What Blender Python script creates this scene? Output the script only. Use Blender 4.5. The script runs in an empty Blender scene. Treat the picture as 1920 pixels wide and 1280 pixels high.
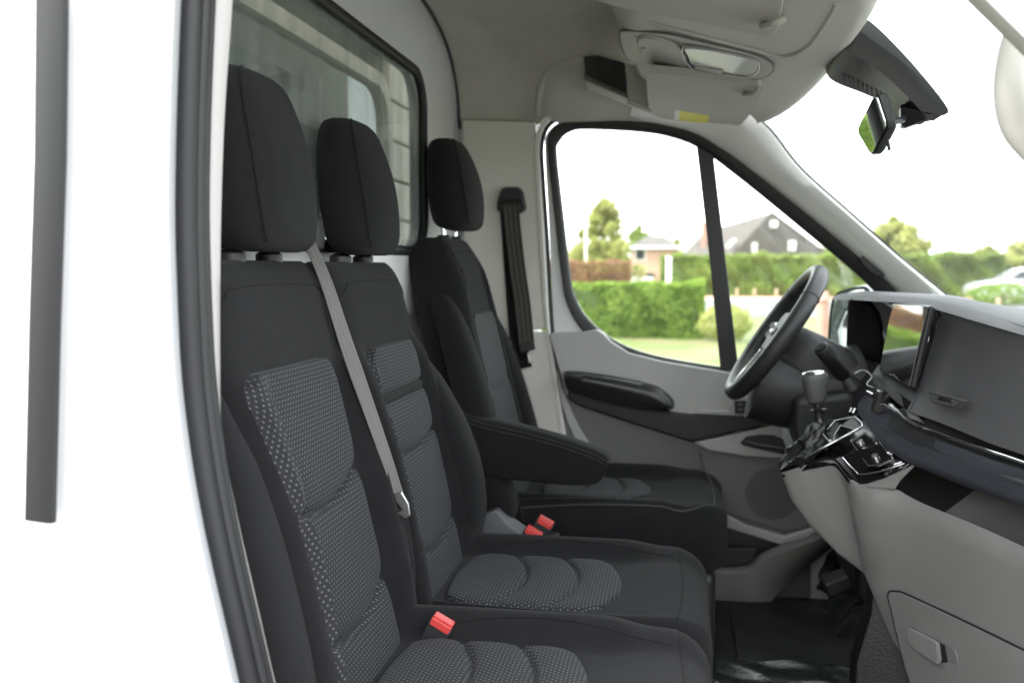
import bpy, bmesh, math, random
import numpy as np
from mathutils import Vector, Matrix
random.seed(7); rng = np.random.default_rng(7)
sc = bpy.context.scene
col = sc.collection
rad = math.radians
# ------------------------------------------------------------------ camera
# van frame: +X forward, +Y towards the driver side, Z up, road at z=0
FPX = 1700.0
yaw = math.atan(310/FPX); pitch = math.atan(140/FPX)
C = np.array([0, -1.85, 1.57])
Fh = np.array([-math.sin(yaw), math.cos(yaw), 0]); R = np.array([math.cos(yaw), math.sin(yaw), 0])
F = Fh*math.cos(pitch)+np.array([0, 0, -math.sin(pitch)]); U = np.cross(R, F)
cam = bpy.data.cameras.new('camera'); camo = bpy.data.objects.new('camera', cam); col.objects.link(camo)
camo.matrix_world = Matrix(((R[0], U[0], -F[0], C[0]), (R[1], U[1], -F[1], C[1]), (R[2], U[2], -F[2], C[2]), (0, 0, 0, 1)))
cam.sensor_width = 36; cam.lens = FPX/1920*36
cam.clip_start = 0.05; cam.clip_end = 2000
cam.dof.use_dof = True; cam.dof.focus_distance = 1.5; cam.dof.aperture_fstop = 3.6
sc.camera = camo
# ------------------------------------------------------------------ world, sun, exposure
SUN_EL, SUN_AZ = rad(60), rad(245)
w = bpy.data.worlds.new('World'); sc.world = w; w.use_nodes = True
nt = w.node_tree; bg = nt.nodes['Background']
sky = nt.nodes.new('ShaderNodeTexSky'); sky.sky_type = 'NISHITA'; sky.sun_disc = False
sky.sun_elevation = SUN_EL; sky.sun_rotation = SUN_AZ; sky.dust_density = 1.0; sky.air_density = 1.0
hs = nt.nodes.new('ShaderNodeHueSaturation'); hs.inputs['Saturation'].default_value = 0.22; hs.inputs['Value'].default_value = 1.0
nt.links.new(sky.outputs[0], hs.inputs['Color']); 
mixs = nt.nodes.new('ShaderNodeMix'); mixs.data_type = 'RGBA'; mixs.inputs[0].default_value = .55; mixs.inputs[7].default_value = (7.0, 7.2, 7.5, 1)   # even cloud cover
nt.links.new(hs.outputs[0], mixs.inputs[6]); nt.links.new(mixs.outputs[2], bg.inputs[0])
bg.inputs[1].default_value = 0.15
sl = bpy.data.lights.new('sun', 'SUN'); sl.energy = 2.4; sl.angle = rad(25); sl.color = (1, .96, .9)
so = bpy.data.objects.new('sun', sl); col.objects.link(so)
# sun direction: sky sun_rotation is measured from +Y clockwise
sd = Vector((math.sin(SUN_AZ)*math.cos(SUN_EL), math.cos(SUN_AZ)*math.cos(SUN_EL), math.sin(SUN_EL)))
so.rotation_euler = sd.to_track_quat('Z', 'Y').to_euler()
sc.view_settings.view_transform = 'Standard'; sc.view_settings.look = 'None'
sc.view_settings.exposure = 2.7; sc.view_settings.gamma = 1
sc.cycles.max_bounces = 10; sc.cycles.diffuse_bounces = 6; sc.cycles.transparent_max_bounces = 16
sc.cycles.sample_clamp_indirect = 6
# ------------------------------------------------------------------ a sight line to a plane at a real depth
def _pl(px, py, n, d):
    r = F+(px-960)/FPX*R-(py-640)/FPX*U; n = np.array(n, float)
    return C+(d-n@C)/(n@r)*r
def PY(px, py, y): return _pl(px, py, (0, 1, 0), y)
def PX(px, py, x): return _pl(px, py, (1, 0, 0), x)
def PZ(px, py, z): return _pl(px, py, (0, 0, 1), z)
# ------------------------------------------------------------------ materials
def newmat(name):
    m = bpy.data.materials.new(name); m.use_nodes = True
    return m, m.node_tree, m.node_tree.nodes['Principled BSDF']
def mat(name, c, rough=.5, metal=0, var=.0, vscale=6, bump=0, bscale=400, sheen=0, coat=0, spec=.5, rvar=0, wr=0):
    m, t, b = newmat(name); L = t.links
    b.inputs['Base Color'].default_value = (*c, 1); b.inputs['Roughness'].default_value = rough
    b.inputs['Metallic'].default_value = metal; b.inputs['Specular IOR Level'].default_value = spec
    if sheen: b.inputs['Sheen Weight'].default_value = sheen; b.inputs['Sheen Roughness'].default_value = .5
    if coat: b.inputs['Coat Weight'].default_value = coat; b.inputs['Coat Roughness'].default_value = .05
    tc = t.nodes.new('ShaderNodeTexCoord')
    if var or rvar:
        n = t.nodes.new('ShaderNodeTexNoise'); n.inputs['Scale'].default_value = vscale; n.inputs['Detail'].default_value = 6
        L.new(tc.outputs['Object'], n.inputs['Vector'])
    if var:
        r = t.nodes.new('ShaderNodeMapRange'); r.inputs[1].default_value = .3; r.inputs[2].default_value = .7
        r.inputs[3].default_value = 1-var; r.inputs[4].default_value = 1+var
        L.new(n.outputs[0], r.inputs[0])
        v = t.nodes.new('ShaderNodeVectorMath'); v.operation = 'SCALE'; v.inputs[0].default_value = c
        L.new(r.outputs[0], v.inputs['Scale']); L.new(v.outputs[0], b.inputs['Base Color'])
    if rvar:
        r2 = t.nodes.new('ShaderNodeMapRange'); r2.inputs[1].default_value = .3; r2.inputs[2].default_value = .7
        r2.inputs[3].default_value = rough-rvar; r2.inputs[4].default_value = rough+rvar
        L.new(n.outputs[0], r2.inputs[0]); L.new(r2.outputs[0], b.inputs['Roughness'])
    if bump:
        n2 = t.nodes.new('ShaderNodeTexNoise'); n2.inputs['Scale'].default_value = bscale; n2.inputs['Detail'].default_value = 3
        L.new(tc.outputs['Object'], n2.inputs['Vector'])
        bp = t.nodes.new('ShaderNodeBump'); bp.inputs['Strength'].default_value = bump; bp.inputs['Distance'].default_value = .001
        L.new(n2.outputs[0], bp.inputs['Height']); L.new(bp.outputs[0], b.inputs['Normal'])
        if wr:
            n3 = t.nodes.new('ShaderNodeTexNoise'); n3.inputs['Scale'].default_value = 14; n3.inputs['Detail'].default_value = 3; n3.inputs['Distortion'].default_value = .6
            L.new(tc.outputs['Object'], n3.inputs['Vector'])
            b3 = t.nodes.new('ShaderNodeBump'); b3.inputs['Strength'].default_value = wr; b3.inputs['Distance'].default_value = .012
            L.new(n3.outputs[0], b3.inputs['Height']); L.new(b3.outputs[0], bp.inputs['Normal'])
    return m
def glassmat(name, tint=(1, 1, 1), gl=.0, rough=0.0, dirt_haze=0.0):
    m, t, b = newmat(name); L = t.links; t.nodes.remove(b); out = t.nodes['Material Output']
    tr = t.nodes.new('ShaderNodeBsdfTransparent'); tr.inputs[0].default_value = (*tint, 1)
    g = t.nodes.new('ShaderNodeBsdfGlossy'); g.inputs['Roughness'].default_value = rough; g.inputs[0].default_value = (.9, .95, .93, 1)
    geo = t.nodes.new('ShaderNodeNewGeometry')
    dt = t.nodes.new('ShaderNodeVectorMath'); dt.operation = 'DOT_PRODUCT'; L.new(geo.outputs['Incoming'], dt.inputs[0]); L.new(geo.outputs['Normal'], dt.inputs[1])
    ab = t.nodes.new('ShaderNodeMath'); ab.operation = 'ABSOLUTE'; L.new(dt.outputs['Value'], ab.inputs[0])
    om = t.nodes.new('ShaderNodeMath'); om.operation = 'SUBTRACT'; om.inputs[0].default_value = 1; L.new(ab.outputs[0], om.inputs[1])
    pw = t.nodes.new('ShaderNodeMath'); pw.operation = 'POWER'; pw.inputs[1].default_value = 5; L.new(om.outputs[0], pw.inputs[0])
    fr = t.nodes.new('ShaderNodeMath'); fr.operation = 'MULTIPLY_ADD'; fr.inputs[1].default_value = .95; fr.inputs[2].default_value = .045; L.new(pw.outputs[0], fr.inputs[0])
    ad = t.nodes.new('ShaderNodeMath'); ad.operation = 'ADD'; ad.inputs[1].default_value = gl; ad.use_clamp = True
    mx = t.nodes.new('ShaderNodeMixShader'); L.new(fr.outputs[0], ad.inputs[0]); L.new(ad.outputs[0], mx.inputs[0])
    L.new(tr.outputs[0], mx.inputs[1]); L.new(g.outputs[0], mx.inputs[2])
    last = mx
    if dirt_haze:  # pale film mixed in: glass dirt, and a veil of glare put into colour
        d = t.nodes.new('ShaderNodeBsdfDiffuse'); d.inputs[0].default_value = (.42, .46, .44, 1)
        tc = t.nodes.new('ShaderNodeTexCoord'); mp = t.nodes.new('ShaderNodeMapping'); mp.inputs['Scale'].default_value = (1, 14, 1.2)
        n = t.nodes.new('ShaderNodeTexNoise'); n.inputs['Scale'].default_value = 1.5; n.inputs['Detail'].default_value = 5
        L.new(tc.outputs['Object'], mp.inputs[0]); L.new(mp.outputs[0], n.inputs['Vector'])
        r = t.nodes.new('ShaderNodeMapRange'); r.inputs[1].default_value = .25; r.inputs[2].default_value = .8
        r.inputs[3].default_value = dirt_haze*.35; r.inputs[4].default_value = dirt_haze*1.6
        L.new(n.outputs[0], r.inputs[0])
        m2 = t.nodes.new('ShaderNodeMixShader'); L.new(r.outputs[0], m2.inputs[0]); L.new(mx.outputs[0], m2.inputs[1]); L.new(d.outputs[0], m2.inputs[2]); last = m2
    L.new(last.outputs[0], out.inputs[0])
    return m
def dotted(name, base, dot, pitch_=.0088, r=.24):
    m, t, b = newmat(name); L = t.links
    b.inputs['Roughness'].default_value = .85; b.inputs['Specular IOR Level'].default_value = .25
    b.inputs['Sheen Weight'].default_value = .03
    uv = t.nodes.new('ShaderNodeUVMap'); sp = t.nodes.new('ShaderNodeSeparateXYZ'); L.new(uv.outputs[0], sp.inputs[0])
    def M(op, a, b_=None, c_=None):
        n = t.nodes.new('ShaderNodeMath'); n.operation = op
        for i, x in enumerate((a, b_, c_)):
            if x is None: continue
            if isinstance(x, (int, float)): n.inputs[i].default_value = x
            else: L.new(x, n.inputs[i])
        return n.outputs[0]
    v = M('DIVIDE', sp.outputs[1], pitch_*.72); row = M('FLOOR', v); fv = M('SUBTRACT', M('FRACT', v), .5)
    u = M('ADD', M('DIVIDE', sp.outputs[0], pitch_), M('MULTIPLY', M('MODULO', row, 2.0), .5)); fu = M('SUBTRACT', M('FRACT', u), .5)
    d = M('SQRT', M('ADD', M('POWER', fu, 2.0), M('POWER', M('MULTIPLY', fv, .62), 2.0)))
    k = t.nodes.new('ShaderNodeMapRange'); k.inputs[1].default_value = r*.62; k.inputs[2].default_value = r; k.inputs[3].default_value = 1; k.inputs[4].default_value = 0
    L.new(d, k.inputs[0])
    tc = t.nodes.new('ShaderNodeTexCoord'); n = t.nodes.new('ShaderNodeTexNoise'); n.inputs['Scale'].default_value = 900
    L.new(tc.outputs['Object'], n.inputs['Vector'])
    n0 = t.nodes.new('ShaderNodeMapRange'); n0.inputs[3].default_value = .75; n0.inputs[4].default_value = 1.25; L.new(n.outputs[0], n0.inputs[0])
    vs = t.nodes.new('ShaderNodeVectorMath'); vs.operation = 'SCALE'; vs.inputs[0].default_value = base; L.new(n0.outputs[0], vs.inputs['Scale'])
    mx = t.nodes.new('ShaderNodeMix'); mx.data_type = 'RGBA'; L.new(k.outputs[0], mx.inputs[0]); L.new(vs.outputs[0], mx.inputs[6]); mx.inputs[7].default_value = (*dot, 1)
    L.new(mx.outputs[2], b.inputs['Base Color'])
    bp = t.nodes.new('ShaderNodeBump'); bp.inputs['Strength'].default_value = .5; bp.inputs['Distance'].default_value = .001
    L.new(k.outputs[0], bp.inputs['Height']); L.new(bp.outputs[0], b.inputs['Normal'])
    return m
def leafmat(name, c1, c2, scale=3):
    m, t, b = newmat(name); L = t.links
    b.inputs['Roughness'].default_value = .6; b.inputs['Specular IOR Level'].default_value = .3
    g = t.nodes.new('ShaderNodeNewGeometry'); n = t.nodes.new('ShaderNodeTexNoise'); n.inputs['Scale'].default_value = scale; n.inputs['Detail'].default_value = 3
    L.new(g.outputs['Position'], n.inputs['Vector'])
    r = t.nodes.new('ShaderNodeMapRange'); r.inputs[1].default_value = .35; r.inputs[2].default_value = .65; L.new(n.outputs[0], r.inputs[0])
    mx = t.nodes.new('ShaderNodeMix'); mx.data_type = 'RGBA'; L.new(r.outputs[0], mx.inputs[0]); mx.inputs[6].default_value = (*c1, 1); mx.inputs[7].default_value = (*c2, 1)
    L.new(mx.outputs[2], b.inputs['Base Color'])
    tl = t.nodes.new('ShaderNodeBsdfTranslucent'); L.new(mx.outputs[2], tl.inputs[0])
    ms = t.nodes.new('ShaderNodeMixShader'); ms.inputs[0].default_value = .45; L.new(b.outputs[0], ms.inputs[1]); L.new(tl.outputs[0], ms.inputs[2])
    L.new(ms.outputs[0], t.nodes['Material Output'].inputs[0])
    return m
M = dict(
    white=mat('white_paint', (.76, .77, .79), .3, coat=.6, var=.015, vscale=2),
    rubber=mat('black_rubber', (.014, .014, .015), .55, bump=.3, bscale=300),
    rubber2=mat('grey_rubber', (.035, .035, .037), .6, bump=.5, bscale=500),
    beige=mat('pillar_trim', (.64, .62, .57), .6, bump=.35, bscale=500, var=.03),
    head=mat('headliner', (.46, .445, .40), .95, bump=.8, bscale=700, var=.06, vscale=12, sheen=.2),
    over=mat('overhead_plastic', (.44, .43, .39), .5, bump=.3, bscale=600, var=.02),
    pil_lit=mat('pillar_lit', (.84, .83, .80), .5, bump=.3, bscale=600, var=.02),  # trim colour raised to stand in for light through the windscreen
    strp=mat('strip_rubber', (.008, .008, .009), .5),
    stripb=mat('strip_trim', (.40, .385, .375), .6, bump=.3, bscale=500),
    pipe=mat('piping', (.03, .03, .031), .8),
    visor=mat('visor_vinyl', (.42, .41, .37), .7, bump=.5, bscale=800),
    bulk=mat('bulkhead_plastic', (.70, .70, .68), .45, bump=.3, bscale=500, var=.03),
    fabric=mat('black_fabric', (.0092, .0092, .0098), .95, bump=1.0, bscale=1500, wr=.22, sheen=.05, var=.12, vscale=30, spec=.2),
    fabric2=mat('side_fabric', (.0085, .0085, .0095), .95, bump=1.0, bscale=1500, wr=.2, sheen=.04, var=.12, vscale=30, spec=.2),
    dots=dotted('dotted_fabric', (.021, .0215, .0238), (.135, .135, .139), r=.17),
    stitch=mat('stitching', (.10, .10, .10), .8),
    grey=mat('door_panel_grey', (.42, .415, .41), .55, bump=.5, bscale=450, var=.03),
    grey2=mat('dark_grey_panel', (.15, .148, .145), .65, bump=.5, bscale=450, var=.04),
    deep=mat('footwell_black', (.006, .006, .0065), .45, bump=.8, bscale=200),
    dashg=mat('lower_dash_grey', (.215, .208, .20), .5, bump=.5, bscale=450, var=.03),
    black=mat('black_plastic', (.022, .022, .024), .45, bump=.5, bscale=500, var=.08),
    satin=mat('satin_black', (.02, .02, .022), .3, var=.1),
    char=mat('charcoal_dash', (.115, .115, .12), .6, bump=1.0, bscale=420, var=.05),
    navy=mat('navy_leather', (.05, .052, .066), .42, bump=.8, bscale=500, var=.08),
    gloss=mat('gloss_black', (.006, .006, .007), .16, coat=.5),
    chrome=mat('chrome', (.82, .82, .84), .12, metal=1, rvar=.05),
    steel=mat('brushed_steel', (.5, .5, .5), .35, metal=1),
    leather=mat('wheel_leather', (.028, .028, .03), .38, bump=.7, bscale=600, rvar=.06),
    red=mat('red_button', (.55, .05, .045), .4),
    label=mat('white_label', (.75, .75, .72), .6),
    yellow=mat('yellow_label', (.72, .66, .10), .6),
    screen=mat('screen_glass', (.16, .165, .16), .03, metal=.75, coat=1, spec=1.0),
    dispm=mat('display_black', (.008, .008, .009), .22, spec=.3),
    gait=mat('gaiter_leather', (.012, .012, .013), .35, bump=.6, bscale=500),
    knobm=mat('knob_leather', (.075, .075, .08), .4, bump=.4, bscale=700),
    colm=mat('column_plastic', (.038, .038, .04), .5, bump=.5, bscale=500),
    mirror=mat('mirror_glass', (.85, .88, .86), .01, metal=1),
    webg=mat('grey_webbing', (.13, .125, .12), .7, bump=.8, bscale=900),
    webb=mat('brown_black_webbing', (.045, .04, .034), .75, bump=.8, bscale=900),
    glass=glassmat('window_glass', (.95, .98, .95), dirt_haze=.06),  # thin film imitates the veil of glare over the view
    wglass=glassmat('windscreen_glass', (.93, .97, .94), dirt_haze=.32),  # heavy film stands in for the washed-out glare outside
    bglass=glassmat('bulkhead_glass', (.86, .90, .87), gl=.06, dirt_haze=.33),
    tglass=glassmat('dark_glass', (.10, .13, .12), gl=.05, dirt_haze=.10),
    lens=mat('lamp_lens', (.42, .42, .42), .3, coat=.4),
    ply=mat('cream_plank', (.52, .48, .40), .6, var=.05, vscale=8),
    matr=mat('rubber_mat', (.010, .010, .010), .42, bump=1, bscale=70, var=.3, vscale=20),
    floorp=mat('protective_film', (.013, .015, .015), .2, bump=1, bscale=110, rvar=.1, vscale=30),
)
# ------------------------------------------------------------------ mesh helpers
def tag(o, label=None, cat=None, group=None, kind=None):
    if label: o['label'] = label
    if cat: o['category'] = cat
    if group: o['group'] = group
    if kind: o['kind'] = kind
    return o
def thing(name, loc, label, cat, group=None):
    o = bpy.data.objects.new(name, None); o.empty_display_size = .1; col.objects.link(o); o.location = Vector([float(a) for a in loc])
    return tag(o, label, cat, group)
def mk(name, vs, fs, m, parent=None, smooth=True, bev=0, seg=3, sub=0, uv=None, wn=None):
    me = bpy.data.meshes.new(name)
    off = parent_off(parent)
    me.from_pydata([(float(v[0])-off[0], float(v[1])-off[1], float(v[2])-off[2]) for v in vs], [], [tuple(int(i) for i in f) for f in fs])
    bm = bmesh.new(); bm.from_mesh(me)
    if uv is None and len(fs) < 30000: bmesh.ops.recalc_face_normals(bm, faces=bm.faces)
    if smooth:
        for f in bm.faces: f.smooth = True
    bm.to_mesh(me); bm.free()
    if uv is not None:
        ul = me.uv_layers.new(name='UVMap')
        for l in me.loops: ul.data[l.index].uv = uv[l.vertex_index]
    me.materials.append(M[m] if isinstance(m, str) else m)
    o = bpy.data.objects.new(name, me); col.objects.link(o)
    if parent is not None: o.parent = parent
    if bev:
        b = o.modifiers.new('bevel', 'BEVEL'); b.width = bev; b.segments = seg; b.limit_method = 'ANGLE'; b.angle_limit = rad(28)
        b.use_clamp_overlap = True
        wnm = o.modifiers.new('normals', 'WEIGHTED_NORMAL'); wnm.keep_sharp = True
    elif smooth and not sub:
        me.set_sharp_from_angle(angle=rad(50))
    if sub:
        s = o.modifiers.new('sub', 'SUBSURF'); s.levels = sub; s.render_levels = sub
    return o
def parent_off(p):
    v = np.zeros(3)
    while p is not None:
        v += np.array(p.location); p = p.parent
    return v
def box(name, lo, hi, m, parent=None, bev=.004, smooth=True):
    x0, y0, z0 = lo; x1, y1, z1 = hi
    vs = [(x0, y0, z0), (x1, y0, z0), (x1, y1, z0), (x0, y1, z0), (x0, y0, z1), (x1, y0, z1), (x1, y1, z1), (x0, y1, z1)]
    fs = [(0, 3, 2, 1), (4, 5, 6, 7), (0, 1, 5, 4), (1, 2, 6, 5), (2, 3, 7, 6), (3, 0, 4, 7)]
    return mk(name, vs, fs, m, parent, smooth, bev)
def prism(name, pts, ext, m, parent=None, bev=.004, seg=3):
    n = len(pts); pts = [np.array(p, float) for p in pts]; ext = np.array(ext, float)
    vs = pts+[p+ext for p in pts]
    fs = [tuple(range(n)), tuple(range(2*n-1, n-1, -1))]+[(i, (i+1) % n, n+(i+1) % n, n+i) for i in range(n)]
    return mk(name, vs, fs, m, parent, True, bev, seg)
def cr(P, n=8, closed=False):
    P = [np.array(p, float) for p in P]; N = len(P); out = []
    for i in range(N if closed else N-1):
        g = (lambda k: P[k % N]) if closed else (lambda k: P[min(max(k, 0), N-1)])
        a, b, c, d = g(i-1), g(i), g(i+1), g(i+2)
        for k in range(n):
            t = k/n
            out.append(.5*((2*b)+(c-a)*t+(2*a-5*b+4*c-d)*t*t+(3*b-a-3*c+d)*t**3))
    if not closed: out.append(P[-1])
    return out
def resamp(P, n, closed=False):
    P = np.array(P, float)
    if closed: P = np.vstack([P, P[:1]])
    s = np.r_[0, np.cumsum(np.linalg.norm(np.diff(P, axis=0), axis=1))]
    t = np.linspace(0, s[-1], n+1)[:-1] if closed else np.linspace(0, s[-1], n)
    return np.array([np.interp(t, s, P[:, k]) for k in range(P.shape[1])]).T
def loft(name, rings, m, parent=None, closed=True, caps=True, sub=0, smooth=True, loop=False, bev=0, uv=None):
    n = len(rings[0]); vs = [p for r in rings for p in r]; fs = []
    k = len(rings)
    for j in range(k if loop else k-1):
        a = j*n; b = ((j+1) % k)*n
        for i in range(n if closed else n-1):
            i2 = (i+1) % n
            fs.append((a+i, a+i2, b+i2, b+i))
    if caps and closed and not loop:
        fs.append(tuple(range(n-1, -1, -1))); fs.append(tuple((k-1)*n+i for i in range(n)))
    return mk(name, vs, fs, m, parent, smooth, bev, 3, sub, uv)
def tube(name, path, r, m, parent=None, n=10, closed=False, flat=None, up=None):
    """round or flattened bar along a path; r may be a number or list; flat=(a,b) half sizes with 'up' giving b's direction"""
    P = np.array(path, float); k = len(P); rings = []
    rr = r if hasattr(r, '__len__') else [r]*k
    prev = None
    for i in range(k):
        a = P[(i-1) % k] if (closed or i > 0) else P[0]; b = P[(i+1) % k] if (closed or i < k-1) else P[-1]
        t = b-a; t /= np.linalg.norm(t)+1e-12
        if up is not None: u0 = np.array(up, float)
        elif prev is None: u0 = np.array((0, 0, 1.)) if abs(t[2]) < .9 else np.array((1., 0, 0))
        else: u0 = prev
        u0 = u0-t*(u0@t); u0 /= np.linalg.norm(u0)+1e-12; prev = u0; v0 = np.cross(t, u0)
        ra, rb = (flat[0], flat[1]) if flat else (rr[i], rr[i])
        e = .55 if flat else 1
        def sp(x): return math.copysign(abs(x)**e, x)
        rings.append([P[i]+v0*ra*sp(math.cos(q))+u0*rb*sp(math.sin(q)) for q in np.linspace(0, 2*math.pi, n, endpoint=False)])
    return loft(name, rings, m, parent, True, True, loop=closed)
def strip(name, A, B, m, parent=None, n=60, thick=0, mids=None, bev=0):
    """skin between two rails (optionally with intermediate rails)"""
    rails = [A]+(mids or [])+[B]
    rails = [resamp(r, n) for r in rails]
    if len(rails) > 2 or True:
        o = loft(name, [list(r) for r in rails], m, parent, closed=False, caps=False)
    if thick:
        s = o.modifiers.new('solid', 'SOLIDIFY'); s.thickness = thick; s.offset = 0
        if bev:
            b = o.modifiers.new('b', 'BEVEL'); b.width = bev; b.segments = 2; b.limit_method = 'ANGLE'
    return o
def stitches(name, path, parent, L_=.0042, gap=.0026, w=.00055, m='stitch'):
    P = resamp(path, max(2, int(np.sum(np.linalg.norm(np.diff(np.array(path), axis=0), axis=1))/(L_+gap))*2))
    vs = []; fs = []
    for i in range(0, len(P)-1, 2):
        a, b = P[i], P[i+1]; t = (b-a)/(np.linalg.norm(b-a)+1e-9)
        u0 = np.cross(t, (0.3, .5, .8)); u0 /= np.linalg.norm(u0); v0 = np.cross(t, u0); k = len(vs)
        for p in (a, b):
            for q in range(4): vs.append(p+w*(u0*math.cos(q*math.pi/2)+v0*math.sin(q*math.pi/2)))
        fs += [(k+q, k+(q+1) % 4, k+4+(q+1) % 4, k+4+q) for q in range(4)]
    return mk(name, vs, fs, m, parent, False)
def sstep(a, b, x):
    t = np.clip((x-a)/(b-a), 0, 1); return t*t*(3-2*t)
def ip(xs, ys): return lambda v: float(np.interp(v, xs, ys))
def sm(xs, ys):
    """smooth interpolation through the points"""
    P = cr([(a, b) for a, b in zip(xs, ys)], 10); px = [p[0] for p in P]; py = [p[1] for p in P]
    return lambda v: float(np.interp(v, px, py))
# ================================================================== THE VAN: shell
exec_order = []
# ---- rear wall of the cab with its window
bw = thing('cab_bulkhead', (-.72, 0, .62), 'light grey moulded cab rear wall behind the seats with a large black-framed window', 'bulkhead')
def rrect(y0, y1, z0, z1, r, n=8):
    out = []
    for (cy_, cz_, a0) in ((y1-r, z1-r, 0), (y0+r, z1-r, 90), (y0+r, z0+r, 180), (y1-r, z0+r, 270)):
        for k in range(n+1):
            a = rad(a0+90*k/n); out.append((cy_+r*math.cos(a), cz_+r*math.sin(a)))
    return out
BX = -.675
win_in = rrect(-.80, .515, 1.61, 2.072, .09)
def ringxz(pts, x): return [np.array((x, p[0], p[1])) for p in pts]
outer = []
for (yy, zz) in win_in:   # outer boundary of the wall panel matched to the opening
    cyy, czz = -.14, 1.84
    d = np.array((yy-cyy, zz-czz)); s = 1e9
    for lim, comp in ((.90-cyy, 0), (-.90-cyy, 0), (2.34-czz, 1), (.66-czz, 1)):
        if lim*d[comp] > 0: s = min(s, lim/d[comp])
    outer.append((cyy+d[0]*s, czz+d[1]*s))
mid1 = [((a[0]*.93+b[0]*.07), (a[1]*.93+b[1]*.07)) for a, b in zip(win_in, outer)]
loft('wall_panel', [ringxz(win_in, BX-.035), ringxz(win_in, BX), ringxz(mid1, BX+.004), ringxz(outer, BX+.0)], 'bulk', bw, caps=False)
for nm_, lo__, hi__ in (('lower_structure', (-.705, -.98, .6), (-.690, .96, 1.585)), ('side_structure', (-.705, .545, 1.587), (-.690, .96, 2.36)), ('upper_structure', (-.705, -.98, 2.095), (-.690, .543, 2.36)), ('side_structure', (-.705, -.98, 1.587), (-.690, -.83, 2.093))):
    box(nm_, lo__, hi__, 'bulk', bw, bev=.002)
loft('window_gasket', [[np.array((BX+.012*math.cos(q)+.004, (p[0]*(1-.0+.0)-0)+math.sin(q)*.012*np.sign(p[0]+.1)*0+nrm[0]*.013*math.sin(q), p[1]+nrm[1]*.013*math.sin(q))) for p, nrm in
      [(win_in[i], (lambda a, b: ((b[1]-a[1])/(math.hypot(b[0]-a[0], b[1]-a[1])+1e-9), -(b[0]-a[0])/(math.hypot(b[0]-a[0], b[1]-a[1])+1e-9)))(win_in[i-1], win_in[(i+1) % len(win_in)])) for i in range(len(win_in))]]
      for q in np.linspace(0, 2*math.pi, 10, endpoint=False)], 'rubber', bw, loop=True)
prism('window_pane', ringxz(win_in, BX-.008), (-.005, 0, 0), 'bglass', bw, bev=0)
# curved fillet joining rear wall, side and roof, and the raised swages on the wall
for zz in (1.92, 1.80, 1.68):
    tube('panel_swage', [np.array((BX+.001, y, zz)) for y in np.linspace(.57, .88, 8)], .003, 'bulk', bw, n=6)
# ---- box behind the cab: plank front wall with a second dark window
lb = thing('load_box', (-.86, 0, .70), 'cream planked front wall of the load box seen through the rear cab window', 'load box')
GX = -.06
op = rrect(-.85, .79, 1.40, 2.09, .10)
PLK = .12
z = 1.36
while z < 2.40:
    for seg_ in ((-1.1, -.88), (.83, 1.1)) if z < 2.10 else ((-1.1, 1.1),):
        box('plank', (-.895, seg_[0], z), (-.865, seg_[1], z+PLK-.008), 'ply', lb, bev=.006)
    z += PLK
box('wall_board', (-.92, -1.1, .7), (-.898, 1.1, 1.355), 'ply', lb)
box('backing_board', (-.922, .83, 1.36), (-.90, 1.1, 2.45), 'ply', lb)
fr_o = rrect(-.88, .83, 1.36, 2.13, .12); 
loft('window_surround', [ringxz(fr_o, -.86), ringxz(fr_o, -.855), ringxz(op, -.855), ringxz(op, -.89)], 'ply', lb, caps=False)
prism('dark_pane', ringxz(op, -.875), (-.005, 0, 0), 'tglass', lb, bev=0)
box('box_side', (-4.2, 1.1, .7), (-.866, 1.13, 2.5), 'ply', lb); box('box_side', (-4.2, -1.13, .7), (-.866, -1.1, 2.5), 'ply', lb)
box('box_roof', (-4.2, -1.13, 2.5), (-.866, 1.13, 2.53), 'white', lb); box('box_floor', (-4.2, -1.13, .67), (-.866, 1.13, .70), 'matr', lb)
box('box_rear', (-4.23, -1.03, .7), (-4.2, 1.03, 2.5), 'ply', lb)
# ---- roof skin, floor
cab = thing('van_cab_shell', (0, 0, .5), 'white painted van body around the cab, with roof and floor', 'van body')
rf = []
for x in np.linspace(-.69, .34, 8):
    rf.append([np.array((x, y, 2.40-.10*(y/1.0)**4-(.06*max(0, x)/.3))) for y in np.linspace(-1.02, 1.02, 24)])
o = loft('roof_skin', rf, 'white', cab, closed=False, caps=False)
o.modifiers.new('s', 'SOLIDIFY').thickness = .02
box('floor_pan', (-.8, -.95, .56), (1.25, .95, .60), 'matr', cab)
box('rear_closure', (-.72, -1.0, .56), (-.70, 1.0, 1.36), 'white', cab)
box('front_closure', (1.22, -.95, .3), (1.28, .95, 1.40), 'white', cab)
box('bonnet', (1.05, -.9, 1.38), (1.9, .9, 1.40), 'white', cab, bev=.02)
box('side_below_door', (-.8, .95, .35), (1.25, .99, .60), 'white', cab)
# driver side outer body (behind the door opening)
box('side_panel', (-.70, .93, .6), (-.42, .99, 2.38), 'white', cab, bev=.02)
box('side_header', (-.42, .93, 2.03), (.1, .99, 2.38), 'white', cab, bev=.02)
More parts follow.
